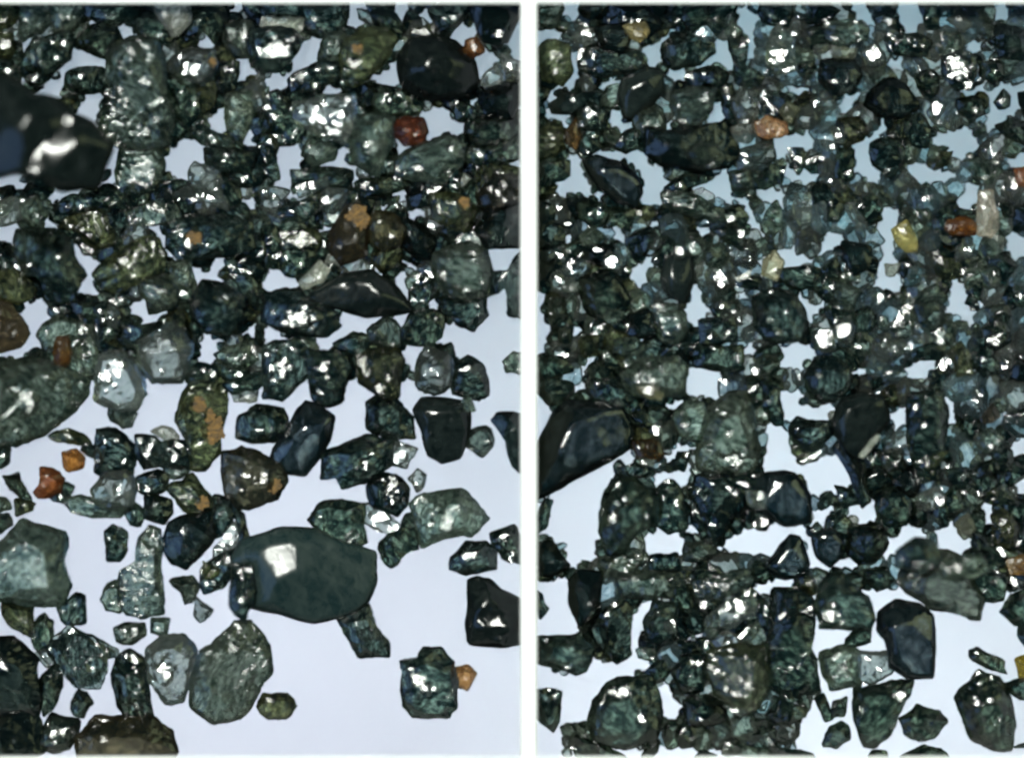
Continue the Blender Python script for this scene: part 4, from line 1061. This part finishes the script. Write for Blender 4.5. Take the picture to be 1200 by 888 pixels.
def build(g, bm_out=None):
    rnd = random.Random(int(abs(g['c'][0] * 9173 + g['c'][1] * 5701) * 10))
    smooth = g['k'] in 'BDK'
    w = g['w']; hl = g['hl']; wid = g['wid']
    H = min(.62, max(.09, wid * rnd.uniform(.52, .74))) * (.75 if g.get('fill') else 1); g['H'] = H
    nh = len(hl); belly = H * rnd.uniform(.22, .34); flanks = []
    for i in range(nh):
        a, b = Vector(hl[i]), Vector(hl[(i + 1) % nh]); d = b - a
        if d.length < .012: continue
        nn = Vector((d.y, -d.x)).normalized()     # outward
        for lift, sl, inset in ((belly, rnd.uniform(1.5, 2.6), 0), (belly + H * .25, rnd.uniform(.7, 1.15), H * .25 / 1.6)):
            # z = lift - sl * ((x, y) - a + nn * inset) . nn
            flanks.append((lift + sl * (a.dot(nn) - inset), -sl * nn.x, -sl * nn.y))
    g['fl'] = flanks; g['belly'] = belly
    pl, foci = top_planes(g, rnd)
    bm = bmesh.new()
    top = H * 2.2
    # prism of the outline with the corners knocked off a little
    ring = []
    nW = len(w)
    for i in range(nW):
        a, b, c = Vector(w[i - 1]), Vector(w[i]), Vector(w[(i + 1) % nW])
        la, lc = (a - b).length, (c - b).length
        t = .28 if smooth else .2
        if la < .03 or lc < .03: ring.append(b); continue
        ring.append(b + (a - b) * t * rnd.uniform(.5, 1)); ring.append(b + (a - b) * .06 + (c - b) * .06); ring.append(b + (c - b) * t * rnd.uniform(.5, 1))
    vb = [bm.verts.new((q.x, q.y, 0)) for q in ring]; vt = [bm.verts.new((q.x, q.y, top)) for q in ring]
    bm.faces.new(vb[::-1]); bm.faces.new(vt)
    for i in range(len(ring)):
        j = (i + 1) % len(ring); bm.faces.new((vb[i], vb[j], vt[j], vt[i]))
    # upper faces
    for a, sx, sy in pl:
        nrm = Vector((-sx, -sy, 1)).normalized()
        plane_cut(bm, Vector((0, 0, a)), nrm)
    # flanks: two bevels above the belly, one below
    for a, sx, sy in flanks:
        plane_cut(bm, Vector((0, 0, a)), Vector((-sx, -sy, 1)).normalized())
    for i in range(nh):
        a, b = Vector(hl[i]), Vector(hl[(i + 1) % nh]); d = b - a
        if d.length < .012: continue
        nn = Vector((d.y, -d.x)).normalized()
        plane_cut(bm, Vector((a.x, a.y, belly)), Vector((nn.x * 1.8, nn.y * 1.8, -1)).normalized())
    bmesh.ops.remove_doubles(bm, verts=bm.verts[:], dist=.004)
    bmesh.ops.triangulate(bm, faces=[f for f in bm.faces if len(f.verts) > 3])
    # chip the surface: split long edges, shift vertices by ridged noise
    px = .055 if not g.get('fill') else .07
    for _ in range(3 if not g.get('fill') else 2):
        le = [e for e in bm.edges if e.calc_length() > px * 1.5]
        if not le or len(bm.faces) > 2600: break
        bmesh.ops.subdivide_edges(bm, edges=le, cuts=1, use_grid_fill=False)
        bmesh.ops.triangulate(bm, faces=[f for f in bm.faces if len(f.verts) > 3])
    bm.normal_update()
    amp = {'B': .006, 'D': .008, 'K': .005, 'b': .012, 'r': .012}.get(g['k'], .021) * min(1, wid / .25 + .2) * (.6 if g.get('fill') else 1)
    off = Vector((rnd.uniform(0, 50), rnd.uniform(0, 50), rnd.uniform(0, 50)))
    for v in bm.verts:
        q = v.co * 6.5 + off
        if v.co.z < .012: continue
        lit = 1.0
        for fx, fy, fr, fs in foci:
            if g['h'] and math.hypot(v.co.x - fx, v.co.y - fy) < fr * 1.15: lit = .1 if smooth else .32
        f = noise.noise(q) + .55 * (1 - 2 * abs(noise.noise(q * 2.1))) + .35 * noise.noise(q * 4.3)
        v.co += v.normal * amp * f * lit
    # further lit faces: small chips let into the surface, turned to the lamp
    for fx, fy, fr, fs in foci[1:]:
        ga = rnd.uniform(0, 3.14); gx, gy, gs = math.cos(ga), math.sin(ga), rnd.uniform(1.0, 1.45)
        def far(v):
            dx, dy = v.co.x - fx, v.co.y - fy
            return math.hypot((dx * gx + dy * gy) / gs, (dy * gx - dx * gy) * gs)
        near = [v for v in bm.verts if v.normal.z > .1 and far(v) < fr * (1.28 + .4 * noise.noise(Vector((math.atan2(v.co.y - fy, v.co.x - fx) * 1.1, fx * 9, fy * 9)))) and v.co.z > H * .25]
        if len(near) >= 3:
            z0 = sum(v.co.z - fs.x * (v.co.x - fx) - fs.y * (v.co.y - fy) for v in near) / len(near)
            for v in near:
                v.co.z = z0 + fs.x * (v.co.x - fx) + fs.y * (v.co.y - fy) + (0 if smooth else rnd.gauss(0, .0023))
    bm.normal_update()
    g['pl'] = pl
    return bm, smooth

def mesh_of(g, bm, smooth, name):
    me = bpy.data.meshes.new(name)
    bx, by = g['c']
    for v in bm.verts: v.co -= Vector((bx, by, 0))
    if smooth:
        for f in bm.faces: f.smooth = True
    bm.to_mesh(me); bm.free()
    return me

for g in grains + fill: prepare(g)
order = sorted(grains, key=lambda g: -g['A'])
# base heights: a grain whose middle lies on a larger one rests on it
placed = []
for g in order:
    g['z'] = 0.0
    n_in = 0; cx, cy = g['c']
    for q in placed:
        if abs(q['c'][0] - cx) < 1.2 and abs(q['c'][1] - cy) < 1.2:
            if inside(q['w'], cx, cy): g['z'] = max(g['z'], q['z'] + min(.5, q['wid'] * .6) * .62); n_in += 1
    if g['z'] == 0 and (cx > .2 or cy > 0): g['z'] = .13 if g['short'] and g['A'] < .6 else .08 if g['A'] < .2 else 0
    if g['short'] == 'huge smooth black grain': g['z'] = .45
    placed.append(g)

NAME = {'d': 'dark_grain', 'D': 'dark_grain', 'b': 'black_grain', 'B': 'black_grain', 'K': 'teal_grain', 'g': 'grey_green_grain',
        'c': 'clear_crystal', 'y': 'olive_grain', 'r': 'brown_grain', 'o': 'orange_grain', 'w': 'cream_grain', 'i': 'pale_blue_grain'}
GROUP = {'dark_grain': 'dark green-black mineral grains', 'black_grain': 'black mineral grains', 'grey_green_grain': 'grey-green translucent grains',
         'clear_crystal': 'clear glittering crystals', 'olive_grain': 'olive mineral grains', 'brown_grain': 'brown mineral grains',
         'orange_grain': 'orange rusty grains', 'cream_grain': 'cream translucent grains', 'pale_blue_grain': 'pale blue glassy grains'}
fill.sort(key=lambda g: -g['A'])
n_dark = sum(1 for g in grains if NAME[g['k']] == 'dark_grain')
extra = []
rest = []
for g in fill:
    (extra if len(extra) < 70 else rest).append(g)
for g in extra: g['z'] = 0.0

def material(g):
    if g['tint'] is not None:
        return MAT['o'] if g['k'] == 'o' else MAT['W'] if g['k'] == 'w' else MAT['Y']
    return MAT[g['k']]

objs = []
for g in order + extra:
    bm, smooth = build(g)
    name = NAME[g['k']]
    me = mesh_of(g, bm, smooth, name)
    me.materials.append(material(g))
    if g['p']:
        o = bpy.data.objects.new(name, None); o.empty_display_size = .1; C.objects.link(o)
        body = bpy.data.objects.new('body', me); C.objects.link(body); body.parent = o
        if g['tint'] is not None: body['tint'] = list(g['tint'])
    else:
        o = body = bpy.data.objects.new(name, me); C.objects.link(o)
    o.location = (g['c'][0], g['c'][1], g['z'] + .012)
    if g['tint'] is not None: o['tint'] = list(g['tint'])
    if name in GROUP: o['group'] = GROUP[name]
    o['category'] = 'crystal' if name == 'clear_crystal' else 'grain'
    g['o'] = o; objs.append(g)
    # rusty crusts grown on the grain: parts of it
    for k, (px_, py_, pr) in enumerate(g['p']):
        rnd = random.Random(int(px_ * 7 + py_ * 13))
        x, y, r = wx(px_), wy(py_), pr / U * 1.3
        tz = -1
        mv = me.vertices
        loc = Vector((x - g['c'][0], y - g['c'][1]))
        near = sorted(mv, key=lambda v: (Vector((v.co.x, v.co.y)) - loc).length - v.co.z * .5)[:6]
        tz = sum(v.co.z for v in near) / len(near)
        b2 = bmesh.new(); bmesh.ops.create_icosphere(b2, subdivisions=4, radius=1)
        for v in b2.verts:
            f = 1 + .6 * noise.noise(v.co * 1.9 + Vector((px_, py_, 0))) + .45 * noise.noise(v.co * 4.5 + Vector((py_, px_, 3)))
            v.co = Vector((v.co.x * r * f * 1.0 + loc.x, v.co.y * r * f * 1.15 + loc.y, v.co.z * r * .13 * f + tz))
        m2 = bpy.data.meshes.new('rust_patch'); b2.to_mesh(m2); b2.free(); m2.materials.append(MAT['p'])
        po = bpy.data.objects.new('rust_patch', m2); C.objects.link(po); po.parent = o

# the rest of the fines: too many to pick apart
vs, fs, mi = [], [], []
mats = ['d', 'b', 'g', 'c', 'y', 'w', 'i']
for g in rest:
    g['z'] = 0
    bm, smooth = build(g)
    base = len(vs)
    bm.verts.index_update()
    lift = R.choice((0, 0, .02, .04))
    vs += [(v.co.x, v.co.y, v.co.z + .012 + lift) for v in bm.verts]
    for f in bm.faces:
        fs.append([base + v.index for v in f.verts]); mi.append(mats.index(g['k']))
    bm.free()
if vs:
    me = bpy.data.meshes.new('grain_fines'); me.from_pydata(vs, [], fs)
    for k in mats: me.materials.append(MAT[k])
    me.polygons.foreach_set('material_index', mi); me.update()
    o = bpy.data.objects.new('grain_fines', me); C.objects.link(o)
    o['kind'] = 'stuff'; o['label'] = 'fine dark mineral grit packed between the larger grains'; o['category'] = 'grit'

# ------------------------------------------------------------------ labels: named landmarks, the others told by look and by the landmark next to them
marks = [g for g in objs if g['short']]
SIZE = lambda g: 'tiny' if g['A'] < .022 else 'small' if g['A'] < .06 else 'middling' if g['A'] < .16 else 'large'
LOOK = {'d': 'dark', 'D': 'dark glossy', 'b': 'black', 'B': 'black', 'g': 'grey-green', 'c': 'clear', 'y': 'olive', 'r': 'brown', 'o': 'orange', 'w': 'cream', 'K': 'grey', 'i': 'pale blue glassy'}
def shape(g):
    hl = [Vector(q) for q in g['hl']]
    L = max((a - b).length for a in hl for b in hl)
    k = L / max(g['wid'], .01)
    return 'long' if k > 2.1 else 'oblong' if k > 1.55 else 'stubby' if len(g['hl']) < 6 else 'roundish'
def direction(g, q):
    dx, dy = g['c'][0] - q['c'][0], g['c'][1] - q['c'][1]
    a = math.degrees(math.atan2(dy, dx)) % 360
    return ['right of', 'above and right of', 'above', 'above and left of', 'left of', 'below and left of', 'below', 'below and right of'][int((a + 22.5) // 45) % 8]
used = {}
def side(g): return g['c'][0] < .2
for g in marks:
    g['o']['label'] = g['label']; used[g['label']] = 1
for g in objs:
    if g['short']: continue
    near = sorted((q for q in marks if side(q) == side(g)), key=lambda q: math.hypot(q['c'][0] - g['c'][0], q['c'][1] - g['c'][1]))[:6]
    noun = 'crystal' if g['k'] == 'c' else 'grain'
    spark = ' sparkling' if g['h'] else ''
    cand = []
    for q in near:
        cand.append(f"{SIZE(g)} {shape(g)}{spark} {LOOK[g['k']]} {noun} {direction(g, q)} the {q['short']}")
    pick = next((t for t in cand if t not in used and len(t.split()) <= 16), None)
    if pick is None:
        for a, q in enumerate(near):
            for b in near[a + 1:]:
                t = f"{SIZE(g)} {LOOK[g['k']]} {noun} between the {q['short']} and the {b['short']}"
                if t not in used and len(t.replace('-', ' ').split()) <= 16: pick = t; break
            if pick: break
    if pick is None: pick = cand[-1]
    used[pick] = 1
    g['o']['label'] = pick
print('grains', len(grains), 'fill', len(fill), 'objects', len(objs), 'marks', len(marks), 'unique labels', len(used))
